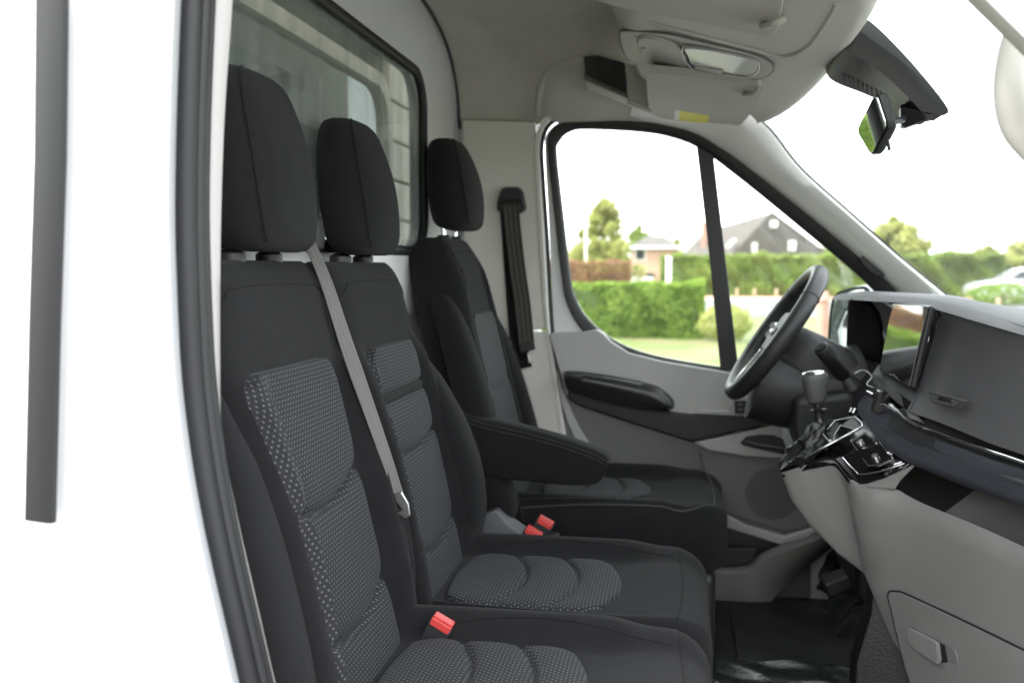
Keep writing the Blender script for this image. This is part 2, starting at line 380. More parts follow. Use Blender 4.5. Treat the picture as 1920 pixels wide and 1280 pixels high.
# ---- headliner: roof trim, arched, running down the driver side
hl = thing('headliner', (-.2, 0, 2.2), 'grey-brown fabric roof lining of the cab curving down above the driver door', 'headliner')
rings = []
def hl_prof(x):
    b = float(sstep(-.46, -.36, x))           # the lining steps inwards above the door
    ys = .885-.035*b
    drop = .17*max(0, min(1, (x+.1)/.45))
    P = [(-.90, 2.02), (-.88, 2.14), (-.80, 2.215), (-.55, 2.262), (0, 2.285), (.45, 2.268), (.66, 2.235), (.78-.03*b, 2.185), (.845-.04*b, 2.12), (ys-.01, 2.06), (ys, 2.012), (ys+.012, 1.995)]
    return [(y, z-(drop*.7)) for y, z in P]
for x in list(np.linspace(-.665, -.2, 16))+[-.1, 0, .1, .17]:
    rings.append(cr([np.array((x, y, z)) for y, z in hl_prof(x)], 5))
loft('roof_lining', rings, 'head', hl, closed=False, caps=False)
# fillet between the rear wall and the lining
tube('edge_trim', [np.array((BX+.012, y, z)) for y, z in [(p[1], p[2]-.004) for p in rings[0]]], .005, 'rubber2', hl, n=8)
# ---- B pillar trim on the driver side
bp = thing('pillar_trim', (-.5, .86, .62), 'pale beige plastic pillar cover behind the driver door, carrying the seat belt', 'pillar trim')
def pY(pts, y): return [PY(a, b, y) for a, b in pts]
prism('upper_cover', pY([(866, 225), (1003, 228), (1012, 300), (1026, 500), (1032, 618), (900, 618), (868, 500)], .862), (0, .03, 0), 'beige', bp, bev=.006)
prism('lower_cover', pY([(860, 622), (1032, 622), (1045, 700), (1075, 880), (1090, 1010), (900, 1010)], .862), (0, .03, 0), 'beige', bp, bev=.006)
prism('cover_cap', pY([(936, 240), (977, 240), (977, 265), (936, 265)], .860), (0, .004, 0), 'beige', bp, bev=.0015)
prism('height_adjuster_slot', pY([(936, 385), (956, 385), (975, 640), (955, 640)], .8605), (0, .004, 0), 'black', bp, bev=.001)
band_o = cr(pY([(1085, 1010), (1062, 880), (1046, 780), (1034, 690), (1022, 600), (1012, 450), (1005, 330), (1004, 265), (1014, 228), (1045, 207), (1100, 202), (1200, 208), (1295, 232), (1352, 258), (1427, 308), (1527, 386)], .858), 6)
band_i = cr(pY([(1100, 1010), (1078, 880), (1058, 780), (1044, 690), (1034, 600), (1026, 450), (1018, 330), (1016, 275), (1026, 240), (1052, 222), (1100, 217), (1200, 222), (1290, 246), (1345, 272), (1420, 322), (1520, 400)], .872), 6)
strip('aperture_trim', [p+np.array((0, .01, 0)) for p in band_o], band_i, 'pil_lit', bp, mids=[band_o, [(a+b)/2+np.array((0, -.010, 0)) for a, b in zip(band_o, band_i)]])
# ---- driver door
dd = thing('driver_door', (.2, .88, .62), 'closed driver door with white window frame and two-tone grey inner panel', 'door')
seal_path = cr(pY([(1100, 1010), (1078, 880), (1058, 780), (1044, 690), (1034, 600), (1026, 450), (1018, 330), (1016, 275), (1026, 240), (1052, 222), (1100, 217), (1200, 222), (1290, 246), (1345, 272), (1420, 322), (1520, 400), (1620, 482), (1700, 552)], .868), 6)
tube('door_seal', seal_path, .0065, 'rubber2', dd, n=8)
win_out = pY([(1034, 290), (1038, 255), (1062, 236), (1100, 231), (1200, 236), (1270, 248), (1320, 268), (1400, 322), (1500, 402), (1600, 484), (1660, 540), (1700, 600), (1640, 690), (1500, 712), (1372, 700), (1240, 681), (1172, 662), (1122, 634), (1088, 600), (1068, 560), (1060, 520), (1046, 400)], .872)
win_inn = pY([(1044, 290), (1049, 264), (1068, 247), (1100, 242), (1200, 247), (1262, 258), (1316, 281), (1394, 339), (1490, 417), (1590, 500), (1645, 552), (1680, 600), (1630, 680), (1500, 700), (1372, 690), (1250, 671), (1182, 652), (1134, 626), (1098, 592), (1078, 555), (1070, 520), (1056, 400)], .876)
win_out = cr(win_out, 5, True); win_inn = cr(win_inn, 5, True)
fr_out = [p for p in cr(pY([(1022, 290), (1026, 250), (1056, 226), (1100, 221), (1200, 226), (1285, 245), (1345, 270), (1425, 322), (1525, 402), (1625, 484), (1690, 540), (1740, 600), (1740, 760), (1500, 760), (1372, 760), (1240, 760), (1130, 760), (1062, 760), (1052, 720), (1042, 660), (1036, 560), (1028, 400)], .872), 5, True)]
offs = lambda P, dy: [p+np.array((0, dy, 0)) for p in P]
loft('window_frame', [offs(fr_out, .02), fr_out, win_out, offs(win_out, .03)], 'white', dd, caps=False)
# rubber window gasket: rounded black band
gm = [(a*.55+b*.45)+np.array((0, -.012, 0)) for a, b in zip(win_out, win_inn)]
g2 = [(a*1.75-b*.75) for a, b in zip(win_out, win_inn)]
loft('window_gasket', [offs(g2, .004), offs([(a*1.5-b*.5) for a, b in zip(win_out, win_inn)], -.009), gm, offs(win_inn, -.004), offs(win_inn, .012)], 'rubber', dd, caps=False)
prism('window_pane', offs(win_inn, .012)[::3], (0, .004, 0), 'glass', dd, bev=0)
prism('division_bar', pY([(1306, 272), (1338, 292), (1360, 480), (1386, 700), (1352, 700), (1330, 480)], .868), (0, .02, 0), 'black', dd, bev=.003)
# inner panels, each its own depth
up = [(1030, 628), (1034, 624), (1095, 622), (1118, 618), (1130, 624), (1145, 640), (1180, 662), (1240, 677), (1370, 699), (1500, 712), (1640, 700), (1640, 800), (1470, 800), (1470, 770), (1366, 768), (1340, 790), (1270, 790), (1060, 740), (1050, 700), (1036, 650)]
prism('upper_panel', pY(up, .845), (0, .03, 0), 'grey', dd, bev=.010, seg=4)
prism('lower_panel', pY([(1036, 640), (1055, 700), (1080, 740), (1300, 800), (1480, 830), (1660, 860), (1660, 1120), (1400, 1200), (1120, 1200), (1092, 1000), (1062, 830)], .860), (0, .03, 0), 'grey2', dd, bev=.008)
prism('panel_edge', pY([(1042, 690), (1060, 745), (1085, 800), (1110, 840), (1140, 858), (1120, 870), (1100, 862), (1080, 830), (1062, 790), (1050, 750)], .852), (0, .02, 0), 'grey', dd, bev=.006)
prism('long_insert', pY([(1062, 720), (1066, 748), (1090, 762), (1200, 798), (1296, 828), (1460, 790), (1452, 778), (1300, 776), (1260, 772), (1100, 735)], .838), (0, .03, 0), 'black', dd, bev=.006)
# raised armrest pull
ar = []
A1 = pY([(1058, 698), (1085, 699), (1150, 708), (1215, 722), (1240, 732), (1262, 752), (1264, 764)], .80)
A2 = pY([(1058, 712), (1085, 716), (1150, 730), (1200, 742), (1230, 754), (1250, 764), (1256, 768)], .785)
A3 = pY([(1062, 728), (1090, 738), (1130, 750), (1190, 763), (1225, 768), (1245, 769), (1252, 769)], .80)
A0 = offs(A1, .05); A4 = offs(A3, .05)
strip('armrest_pull', cr(A0, 4), cr(A4, 4), 'satin', dd, mids=[cr([a+(0, 0, .001) for a in A1], 4), cr([(a+b)/2+np.array((0, -.008, 0)) for a, b in zip(A1, A2)], 4), cr(A2, 4), cr([(a+b)/2+np.array((0, .0, 0)) for a, b in zip(A2, A3)], 4), cr(A3, 4)])
prism('switch_panel', pY([(1366, 770), (1378, 752), (1392, 744), (1440, 746), (1452, 756), (1456, 784), (1300, 776), (1310, 769)], .832), (0, .02, 0), 'grey', dd, bev=.004)
sw = prism('switch_bezel', pY([(1378, 751), (1432, 752), (1432, 777), (1378, 775)], .829), (0, .005, 0), 'rubber', dd, bev=.001)
for (a, b) in ((1388, 758), (1388, 768), (1420, 758), (1420, 768)):
    prism('window_switch', pY([(a-5, b-3), (a+5, b-3), (a+5, b+2.5), (a-5, b+2.5)], .8275), (0, .003, 0), 'char', sw, bev=.001)
prism('mid_panel', pY([(1300, 830), (1456, 796), (1470, 770), (1470, 752), (1500, 756), (1660, 800), (1660, 880), (1500, 862), (1400, 856), (1330, 845)], .842), (0, .02, 0), 'grey', dd, bev=.006)
ph = prism('pull_recess', pY([(1387, 830), (1400, 818), (1425, 814), (1452, 815), (1468, 822), (1478, 848), (1474, 853), (1440, 846), (1396, 836)], .8405), (0, .004, 0), 'black', dd, bev=.0012)
tube('inner_handle', cr(pY([(1398, 828), (1420, 834), (1445, 838), (1468, 842)], .834), 4), .006, 'satin', ph)
prism('speaker_panel', pY([(1310, 845), (1400, 862), (1480, 880), (1560, 900), (1560, 960), (1500, 992), (1470, 997), (1340, 955), (1325, 900)], .852), (0, .01, 0), 'grey2', dd, bev=.006)
gr = []
c0 = PY(1448, 925, .851)
vs = []; fs = []
for i in range(-12, 13):
    for j in range(-12, 13):
        if i*i+j*j > 150: continue
        p = c0+np.array((i*.0062, -.0012, j*.0062)); k = len(vs)
        vs += [p+np.array(q) for q in ((-.0018, 0, -.0018), (.0018, 0, -.0018), (.0018, 0, .0018), (-.0018, 0, .0018), (0, -.001, 0))]
        fs += [(k, k+1, k+4), (k+1, k+2, k+4), (k+2, k+3, k+4), (k+3, k, k+4)]
mk('speaker_grille', vs, fs, 'black', dd, False)
# bottle and map pocket at the foot of the door
pk = [[PY(a, b, .80) for a, b in r] for r in (
    [(1350, 955), (1380, 965), (1470, 1012), (1510, 1000), (1560, 960), (1620, 930)],
    [(1350, 985), (1390, 996), (1465, 1028), (1530, 1010), (1590, 985), (1640, 960)])]
prism('pocket_back', pY([(1330, 985), (1360, 985), (1470, 1020), (1520, 1012), (1520, 1120), (1330, 1120)], .850), (0, .01, 0), 'black', dd, bev=.002)
strip('pocket_wall', cr(pY([(1330, 1062), (1370, 1064), (1405, 1058), (1425, 1040), (1470, 1020), (1520, 1005), (1560, 975), (1640, 940)], .80), 5),
      cr(pY([(1330, 1180), (1370, 1172), (1415, 1170), (1450, 1120), (1500, 1070), (1550, 1030), (1600, 1005), (1680, 970)], .815), 5), 'dashg', dd, mids=[cr(pY([(1330, 1072), (1370, 1075), (1412, 1068), (1435, 1048), (1480, 1030), (1530, 1012), (1575, 985), (1650, 948)], .782), 5)], thick=.008)
prism('pocket_liner', pY([(1345, 1028), (1420, 1028), (1413, 1050), (1400, 1060), (1345, 1064)], .81), (0, .01, 0), 'black', dd, bev=.003)
prism('lower_ridge', pY([(1362, 965), (1400, 985), (1472, 1005), (1540, 985), (1560, 992), (1480, 1022), (1466, 1022), (1362, 990)], .835), (0, .02, 0), 'grey', dd, bev=.006)
prism('door_skin', pY([(1060, 712), (1700, 712), (1760, 1260), (1100, 1260)], .905), (0, .03, 0), 'white', dd, bev=.01)
prism('small_cap', pY([(1046, 640), (1060, 642), (1062, 668), (1046, 666)], .8442), (0, .003, 0), 'grey', dd, bev=.001)
# ---- A pillar, driver side
ap = thing('pillar_trim', (.5, .82, 1.45), 'A pillar cover, paled as if by windscreen light, running down to the dashboard beside the windscreen', 'pillar trim')
low = cr(pY([(1180, 222), (1285, 244), (1342, 272), (1412, 322), (1512, 401), (1612, 484), (1684, 548), (1724, 598)], .863), 6)
hi = cr([PY(1215, 160, .74), PY(1330, 190, .74), PY(1426, 228, .75), PY(1500, 316, .77), PY(1600, 406, .77), PY(1700, 494, .77), PY(1805, 580, .77), PY(1850, 625, .77)], 6)
lo2, hi2 = resamp(low, 60), resamp(hi, 60)
m1 = [a*.75+b*.25+np.array((-.004, -.020, .004)) for a, b in zip(lo2, hi2)]; m2 = [a*.4+b*.6+np.array((-.008, -.024, .0)) for a, b in zip(lo2, hi2)]; m3 = [a*.06+b*.94+np.array((-.004, -.008, 0)) for a, b in zip(lo2, hi2)]
strip('pillar_cover', lo2, hi2+np.array((.01, .02, 0)), 'pil_lit', ap, mids=[m1, m2, m3, hi2])
tube('screen_edge_seal', hi2+np.array((.004, .004, 0)), .004, 'rubber', ap, n=6)
prism('tweeter_grille', pY([(1612, 486), (1622, 474), (1640, 478), (1652, 498), (1660, 520), (1640, 515), (1622, 500)], .84), (0, .006, 0), 'black', ap, bev=.002)
# ---- windscreen
ws = thing('windscreen', (.7, 0, 1.46), 'large clear curved windscreen above the dashboard', 'windscreen')
rr_ = []
def wbase(y): return .98-.42*(abs(y)/.8)**2.4*.62
def whead(y): return .30-.085*(abs(y)/.8)**2
for t_ in np.linspace(0, 1, 14):
    rr_.append([np.array((whead(y)*(1-t_)+wbase(y)*t_+.02*math.sin(math.pi*t_), y, (2.015-.06*(y/.8)**2)*(1-t_)+1.43*t_)) for y in np.linspace(-.80, .80, 30)])
loft('windscreen_pane', rr_, 'wglass', ws, closed=False, caps=False)
# ---- passenger side A pillar and grab handle (top right)
a2 = thing('pillar_trim', (.5, -.8, 1.6), 'pale pillar cover at the top right edge beside the open passenger door', 'pillar trim')
hA = [np.array((whead(.8)+.062+t_*(wbase(.8)-whead(.8)), -.80, 1.955*(1-t_)+1.43*t_)) for t_ in np.linspace(-.3, 1, 20)]
loft('pillar_cover', [[p+np.array(q) for p in hA] for q in ((.02, .02, .01), (-.02, .03, 0), (-.055, .0, -.03), (-.06, -.06, -.04), (.0, -.07, 0))], 'beige', a2, closed=False, caps=False)
tube('door_seal', [p+np.array((-.02, -.080, .0)) for p in hA], .024, 'rubber', a2, n=8)
gh = thing('grab_handle', (.4, -.7, 1.75), 'pale curved grab handle at the right edge of the windscreen', 'grab handle')
tube('handle_bar', cr([PY(1930, 30, -.70), PY(1910, 70, -.70), PY(1897, 120, -.71), PY(1893, 180, -.72), PY(1905, 235, -.71), PY(1935, 275, -.70), PY(1965, 300, -.70)], 6), .0165, 'beige', gh, n=14)
# ---- passenger side door opening, left edge of the picture
bs = thing('van_body_side', (-.9, -1.0, .6), 'overexposed white van body side left of the open passenger doorway', 'van body')
seal_px = [(352, -60), (345, 100), (340, 250), (338, 400), (342, 550), (350, 700), (365, 830), (385, 950), (410, 1070), (440, 1200), (470, 1330)]
S = cr(pY(seal_px, -.955), 6)
Lft = [PY(-260, p[1]*1.0, -1.0) for p in seal_px]
loft('side_panel', [cr(Lft, 6), cr([PY(150, p[1], -1.02) for p in seal_px], 6), cr([PY(p[0]-70, p[1], -1.02) for p in seal_px], 6), cr([PY(p[0]-24, p[1], -1.01) for p in seal_px], 6), cr([PY(p[0]-15, p[1], -.992) for p in seal_px], 6), cr([PY(p[0]-9, p[1], -.965) for p in seal_px], 6), cr([PY(p[0]-2, p[1], -.93) for p in seal_px], 6)], 'white', bs, closed=False, caps=False)
tube('rubber_strip', pY([(99, -60), (95, 300), (85, 600), (76, 976)], -1.035), .014, 'strp', bs, n=12, flat=(.0165, .006), up=(0, 1, 0))
ds = thing('door_seal', (-.48, -.95, .62), 'black ribbed rubber seal running down the open passenger door aperture', 'door seal')
sp1 = [PY(p[0]+10, p[1], -.955) for p in seal_px]; sp2 = [PY(p[0]+33, p[1], -.945) for p in seal_px]
tube('seal_bulb', cr(sp1, 6), .0125, 'strp', ds, n=14)
tube('seal_bulb', cr(sp2, 6), .0085, 'rubber', ds, n=12)
tube('seal_lip', cr([PY(p[0]+46, p[1], -.935) for p in seal_px], 6), .0055, 'rubber', ds, n=8)
pt = thing('pillar_trim', (-.47, -.92, .62), 'narrow beige trim strip beside the black door seal in the foreground', 'pillar trim')
inn = [(440, -60), (432, 60), (422, 200), (416, 350), (413, 500), (413, 700), (415, 800), (428, 880), (450, 990), (480, 1120), (512, 1260), (530, 1330)]
inn_r = resamp(cr(inn, 4), 40); sr = resamp(cr([(p[0]+50, p[1]) for p in seal_px], 4), 40)
loft('trim_strip', [[PY(a[0], a[1], -.93) for a in sr], [PY((a[0]*.5+b[0]*.5), b[1], -.925) for a, b in zip(sr, inn_r)], [PY(b[0], b[1], -.91) for b in inn_r], [PY(b[0], b[1], -.91)+np.array((-.03, .02, 0)) for b in inn_r], [PY(b[0], b[1], -.91)+np.array((-.25, .05, 0)) for b in inn_r]], 'stripb', pt, closed=False, caps=False)
# ================================================================== seats
def K(s, p=4.5): return (1-np.minimum(np.abs(s), 1)**p)**(1/p)
SV = list(np.linspace(-1, 1, 41))
def sgn_s(): # denser near the edges
    return [math.sin(v*math.pi/2)*.55+v*.45 for v in SV]
def seat_back(name, parent, yc, zs, xf, W, TH, BOL, m='fabric', rot=1, lean=0.0, extra=None):
    """closed pad: rows over z, ring over s. xf front x, TH thickness, BOL(z,s) forward bulge"""
    rings = []
    for z in zs:
        ring = []
        for s in sgn_s():
            ring.append(np.array((xf(z)-TH(z)/2+TH(z)/2*K(s)+BOL(z, s), yc+W(z)*s, z)))
        for s in reversed(sgn_s()[1:-1]):
            ring.append(np.array((xf(z)-TH(z)/2-TH(z)/2*K(s, 3), yc+W(z)*s, z)))
        rings.append(ring)
    return loft(name, rings, m, parent)
def top_round(z, z1, r):  # 1 below, falling to ~0 at z1
    if z < z1-r: return 1.0
    return math.sqrt(max(0, 1-((z-(z1-r))/r)**2))
def insert(name, parent, P, s0, s1, t0, t1, puff=.012, grooves=(), corner=.25, m='dots', nu=28, nv=90, off=.0015, flare=None, edge=.018, skew=None, sag_w=.006, gdepth=.9, endb=0.):
    """quilted patch lying on P(s,t)->(point, normal); s across in metres, t along in metres"""
    vs = []; uv = []; fs = []
    for j in range(nv+1):
        tt = j/nv; t = t0+(t1-t0)*tt
        q = min(tt, 1-tt)*(t1-t0); rc = corner
        sh = 1.0
        if q < rc: sh = 1-(1-math.sqrt(max(0, 1-((rc-q)/rc)**2)))*rc/abs((s1-s0)/2)
        hw = (s1-s0)/2*sh*(flare(tt) if flare else 1); cs = (s0+s1)/2+(skew(tt) if skew else 0)
        for i in range(nu+1):
            a = -1+2*i/nu; s = cs+hw*a
            t = t0+(t1-t0)*tt+endb*(1-a*a)*(tt**2-.35*(1-tt)**2)
            d = min((1-abs(a))*hw, q)
            h = puff*math.sqrt(max(0, 1-(1-min(1, d/edge))**2))
            g = 0
            for (tg, sag) in grooves:
                gg = tg-sag*(1-a*a)
                g = max(g, math.exp(-((t-gg)/sag_w)**2)*1.0, .35*math.exp(-((t-gg)/(sag_w*3))**2))
            h *= (1-gdepth*g)
            p, n = P(s, t); vs.append(p+n*(h+off-(.012 if d < 1e-6 else 0))); uv.append((s, t))
    for j in range(nv+1):
        r0 = np.array(vs[j*(nu+1):(j+1)*(nu+1)]); c_ = np.r_[0, np.cumsum(np.linalg.norm(np.diff(r0, axis=0), axis=1))]; c_ -= c_[nu//2]
        for i in range(nu+1): uv[j*(nu+1)+i] = (c_[i], uv[j*(nu+1)+i][1])
    for j in range(nv):
        for i in range(nu):
            a = j*(nu+1)+i; fs.append((a, a+1, a+nu+2, a+nu+1))
    return mk(name, vs, fs, m, parent, True, uv=uv)
def pad(name, parent, path, a, b, nrm, m='fabric', n=20, e=.8, k=5):
    """soft bolster: path, half width a (across), half height b (along nrm)"""
    P = np.array(cr(path, k)); L = len(P); rings = []
    aa = np.interp(np.linspace(0, 1, L), np.linspace(0, 1, len(a)), a); bb = np.interp(np.linspace(0, 1, L), np.linspace(0, 1, len(b)), b)
    for i in range(L):
        t = P[min(i+1, L-1)]-P[max(i-1, 0)]; t /= np.linalg.norm(t)
        u0 = np.array(nrm, float); u0 = u0-t*(u0@t); u0 /= np.linalg.norm(u0); v0 = np.cross(t, u0)
        f_ = min(1, math.sqrt(max(0, 1-(1-min(1, (i+.25)/(L*.1)))**2)), math.sqrt(max(0, 1-(1-min(1, (L-1-i+.25)/(L*.1)))**2)))
        sp = lambda x: math.copysign(abs(x)**e, x)
        rings.append([P[i]+v0*aa[i]*f_*sp(math.cos(q))+u0*bb[i]*f_*sp(math.sin(q)) for q in np.linspace(0, 2*math.pi, n, endpoint=False)])
    return loft(name, rings, m, parent)
def headrest(parent, xc, yc, z0, z1, w=.128, th=.062, posts=True, pz=None, pm='chrome', name='headrest'):
    zs = [0, .02, .06, .14, .28, .45, .62, .76, .87, .94, .98, 1.0]
    Wk = [.56, .76, .89, .975, 1.0, 1.0, .985, .95, .89, .80, .66, .38]; Tk = [.46, .74, .92, 1.0, 1.02, 1.0, .95, .87, .78, .68, .54, .28]
    zf = np.linspace(0, 1, 34); zf = np.sin(zf*math.pi/2-0)**1.0 if False else np.r_[0, .006, .02, np.linspace(.05, .93, 28), .96, .985, 1.0]
    Wf = sm(zs, Wk); Tf = sm(zs, Tk); rings = []
    for q in zf:
        z = z0+(z1-z0)*q; ring = []
        lean = -.035*(q-.5)
        for a in np.linspace(0, 2*math.pi, 40, endpoint=False):
            c, s_ = math.cos(a), math.sin(a)
            y = w*Wf(q)*math.copysign(abs(c)**.82, c); d = th*Tf(q)*math.copysign(abs(s_)**(.80 if s_ > 0 else .9), s_)
            if s_ > 0: d += .016*(1-(y/(w*Wf(q)+1e-6))**2)*math.sin(math.pi*min(q*1.05, 1))
            # the front leans forward-facing; thicker foot than top
            ring.append(np.array((xc+lean+th*.25*(Tf(q)-.8)*-1+d, yc+y, z)))
        rings.append(ring)
    o = loft(name, rings, 'fabric', parent)
    # side seams with stitching
    for sg in (-1, 1):
        pa = []
        for q in np.linspace(.05, .985, 40):
            z = z0+(z1-z0)*q; lean = -.035*(q-.5)
            pa.append(np.array((xc+lean-th*.25*(Tf(q)-.8)+th*Tf(q)*.80+(.004 if sg < 0 else -.004), yc+sg*w*Wf(q)*.78, z)))
        tube('seam', pa, .0016, 'fabric2', o, n=6)
        stitches('stitching', [p+np.array((-.009, sg*.0035, 0)) for p in pa], o, w=.0005)
    if posts:
        for sg in (-1, 1):
            tube('post', [(xc-.012, yc+sg*.062, z0+.02), (xc-.012, yc+sg*.062, pz-.03)], .0065, pm, o, n=12)
            tube('post_sleeve', [(xc-.012, yc+sg*.062, pz-.012), (xc-.012, yc+sg*.062, pz+.004), (xc-.012, yc+sg*.062, pz+.010)], [.021, .021, .012], 'black', o, n=14)
    return o
# ---- double passenger bench: nearest seat and middle seat
bench = thing('passenger_bench', (-.30, -.37, .62), 'black fabric double passenger seat nearest the camera, with two headrests and grey dotted inserts', 'double seat')
XB = lambda z: -.452-.225*(z-1.0)
def mkbench(yc, ztop=1.58, far=False):
    zs = np.r_[.86, .88, np.linspace(.91, ztop-.05, 60), ztop-.035, ztop-.022, ztop-.012, ztop-.005, ztop-.001]
    Wz = sm([.86, 1.0, 1.2, 1.38, 1.5, 1.6], [.205, .215, .218, .214, .206, .198])
    W_ = lambda z: Wz(z)*(.86+.14*top_round(z, ztop, .05))
    TH = lambda z: .115*(.25+.75*top_round(z, ztop, .055))
    def bol(z, s):
        v = abs(s); k = float(sstep(.62, .80, v))*(1-float(sstep(.86, 1.0, v))*.6)
        a = float(np.interp(z, [.9, 1.05, 1.25, 1.38, 1.44], [.026, .042, .040, .022, 0]))
        return a*k - .004*float(sstep(1.44, 1.40, z))*(1-k)
    xf = lambda z: XB(z)-.03*(1-top_round(z, ztop, .06))
    b = seat_back('backrest', bench, yc, zs, xf, W_, TH, bol)
    P = lambda s, t: (np.array((xf(t)-TH(t)/2+TH(t)/2*K(s/W_(t))+bol(t, s/W_(t)), yc+s, t)), np.array((.976, 0, .218)))
    return b, P, W_
b1, P1, W1 = mkbench(-.600)
b2, P2, W2 = mkbench(-.165)
insert('dotted_insert', b1, P1, -.163, .130,   .93, 1.432, .017, [(1.258, .036), (1.080, .040)], corner=.05, sag_w=.0075, gdepth=1.0, flare=lambda t: 1+.05*t, skew=lambda t: -.026*t)
insert('dotted_insert', b2, P2, -.148, .125, .93, 1.425, .015, [(1.335, .004), (1.322, .004), (1.238, .022), (1.055, .025)], corner=.045, flare=lambda t: 1+.12*math.sin(math.pi*(1-t)))
# pull strap across the middle seat back
insert('pull_strap', b2, P2, -.146, .124, 1.318, 1.338, .010, [], corner=.004, off=.004, m='fabric', nv=8, edge=.006)
# shoulder seam lines
for b, P, W_ in ((b1, P1, W1), (b2, P2, W2)):
    tube('seam', [P(s, 1.545-.012*(abs(s)/.19)**3-.03*max(0, abs(s)-.15)/.05)[0]+np.array((.0006, 0, 0)) for s in np.linspace(-.188, .188, 30)], .0013, 'fabric2', b, n=6)
# side bolsters of the bench backs with stitching
def bolster_back(parent, y, name='side_bolster', k=1.0):
    zz = [1.43, 1.37, 1.31, 1.25, 1.19, 1.12, 1.05, .99, .93]; pr_ = [-.012, .006, .030, .048, .058, .064, .056, .034, .004]
    path = [np.array((XB(z)+p*k-.048, y+dy, z)) for z, p, dy in zip(zz, pr_, np.array([-.012, -.006, 0, .006, .012, .016, .014, .006, -.002])*(1 if y > -.4 else -1))]
    return pad(name, parent, path, (.020, .045, .054, .056, .050), (.030, .046, .050, .050, .046), (1, 0, .2), k=6)
bolster_back(b2, .035)
bolster_back(b1, -.825, k=.45)
sline = cr([PY(784, 652, .035), PY(826, 708, .05), PY(862, 762, .06), PY(893, 830, .075), PY(905, 885, .08), PY(906, 930, .08), PY(893, 980, .075)], 8)
stitches('stitching', sline, b2)
# cushions
def cushion(parent, yc, x0, x1, zin, W_, th, bolh, name='seat_cushion', nose=.07, p=5, crown=.01, sl=None, asym=True):
    xs = np.r_[x0, x0+.004, x0+.015, np.linspace(x0+.03, x1-nose, 44), [x1-nose+nose*math.sin(a) for a in np.linspace(.2, math.pi/2, 9)]]
    rings = []
    def prof(x):
        q = 0 if x < x1-nose else (x-(x1-nose))/nose
        return math.sqrt(max(0, 1-min(1, q)**2.0))
    def ztop(x, s):
        v = abs(s)
        k = float(sstep(.56, .80, v)) if (s > 0 or not asym) else .9*float(sstep(.76, .93, v)); fr = float(sstep(x1-.17, x1-.09, x))
        base = zin+(crown*fr)+(bolh*k)*(1-.55*fr)
        base -= .035*float(sstep(.84, 1.0, v))
        if sl: base += sl(x)
        q = prof(x); edge = K(s, 9)
        return base-(1-q)*th*.30-(1-edge)*th*.35
    def zbot(x, s):
        q = prof(x); return zin-th+(1-q)*th*.12
    for x in xs:
        wk = (1-.10*(1-prof(x)))
        ring = [np.array((x, yc+W_(x)*wk*s, ztop(x, s))) for s in sgn_s()]
        ring += [np.array((x, yc+W_(x)*wk*s*.97, zbot(x, s))) for s in reversed(sgn_s())]
        rings.append(ring)
    o = loft(name, rings, 'fabric', parent)
    def P(s, t): return np.array((t, yc+s, ztop(t, s/W_(t)))), np.array((-.05, 0, 1.0))
    return o, P
Wc = sm([-.50, -.3, -.1, .0, .06], [.205, .218, .222, .215, .200])
cA, PA = cushion(bench, -.600, -.47, .060, .968, Wc, .19, .040)
cB, PB = cushion(bench, -.150, -.47, .068, .965, Wc, .19, .034)
def cush_insert(o, P, s0, s1, x0, x1, grooves):
    return insert('dotted_insert', o, lambda s, t: P(s, t), s0, s1, x0, x1-.025, .012, grooves, corner=.055, edge=.030, sag_w=.007, gdepth=1, endb=.028)
cush_insert(cA, PA, -.165, .125, -.41, -.115, [(-.335, -.045), (-.240, -.045)])
cush_insert(cB, PB, -.170, .120, -.41, -.095, [(-.325, -.045), (-.225, -.045)])
for o, P in ((cA, PA), (cB, PB)):
    tube('seam', [P(s, .018-.012*(abs(s)/.2)**2)[0]+np.array((0, 0, .0006)) for s in np.linspace(-.20, .20, 24)], .0013, 'fabric2', o, n=6)
    tube('seam', [P(.135+.03*math.sin(t*3), -.42+.42*t)[0]+np.array((0, 0, .0006)) for t in np.linspace(0, 1, 24)], .0011, 'fabric2', o, n=6)
    stitches('stitching', [P(.205, -.42+.44*t)[0]+np.array((0, 0, .001)) for t in np.linspace(0, 1, 40)], o)
headrest(bench, -.612, -.590, 1.592, 1.852, w=.130, th=.054, pz=1.585, pm='satin')
headrest(bench, -.612, -.163, 1.592, 1.847, w=.126, th=.054, pz=1.585, pm='satin')
box('seat_base', (-.48, -.80, .60), (.02, .05, .80), 'black', bench, bev=.02)
tube('lift_loop', cr([PY(432, 860, -.80), PY(440, 868, -.79), PY(448, 885, -.79), PY(440, 895, -.80)], 4), .004, 'black', bench, n=8)
# ---- driver seat
drv = thing('driver_seat', (-.20, .50, .62), 'black fabric driver seat on the far side with headrest, grey dotted insert and inner armrest', 'seat')
XD = lambda z: -.405-.235*(z-1.0)
zt = 1.645
zs = np.r_[.88, .90, np.linspace(.93, zt-.05, 60), zt-.035, zt-.022, zt-.012, zt-.005, zt-.001]
Wd0 = sm([.86, 1.0, 1.2, 1.38, 1.46, 1.55, 1.65], [.19, .20, .20, .195, .185, .165, .135])
Wd = lambda z: Wd0(z)*(.84+.16*top_round(z, zt, .06))
THd = lambda z: .145*(.25+.75*top_round(z, zt, .06))
bold = lambda z, s: .016*float(sstep(.66, .80, abs(s)))*(1-float(sstep(.85, 1, abs(s)))*.5)*float(sstep(1.62, 1.52, z))
xfd = lambda z: XD(z)-.03*(1-top_round(z, zt, .07))
bd = seat_back('backrest', drv, .500, zs, xfd, Wd, THd, bold)
PD = lambda s, t: (np.array((xfd(t)-THd(t)/2+THd(t)/2*K(s/Wd(t))+bold(t, s/Wd(t)), .500+s, t)), np.array((.976, 0, .218)))
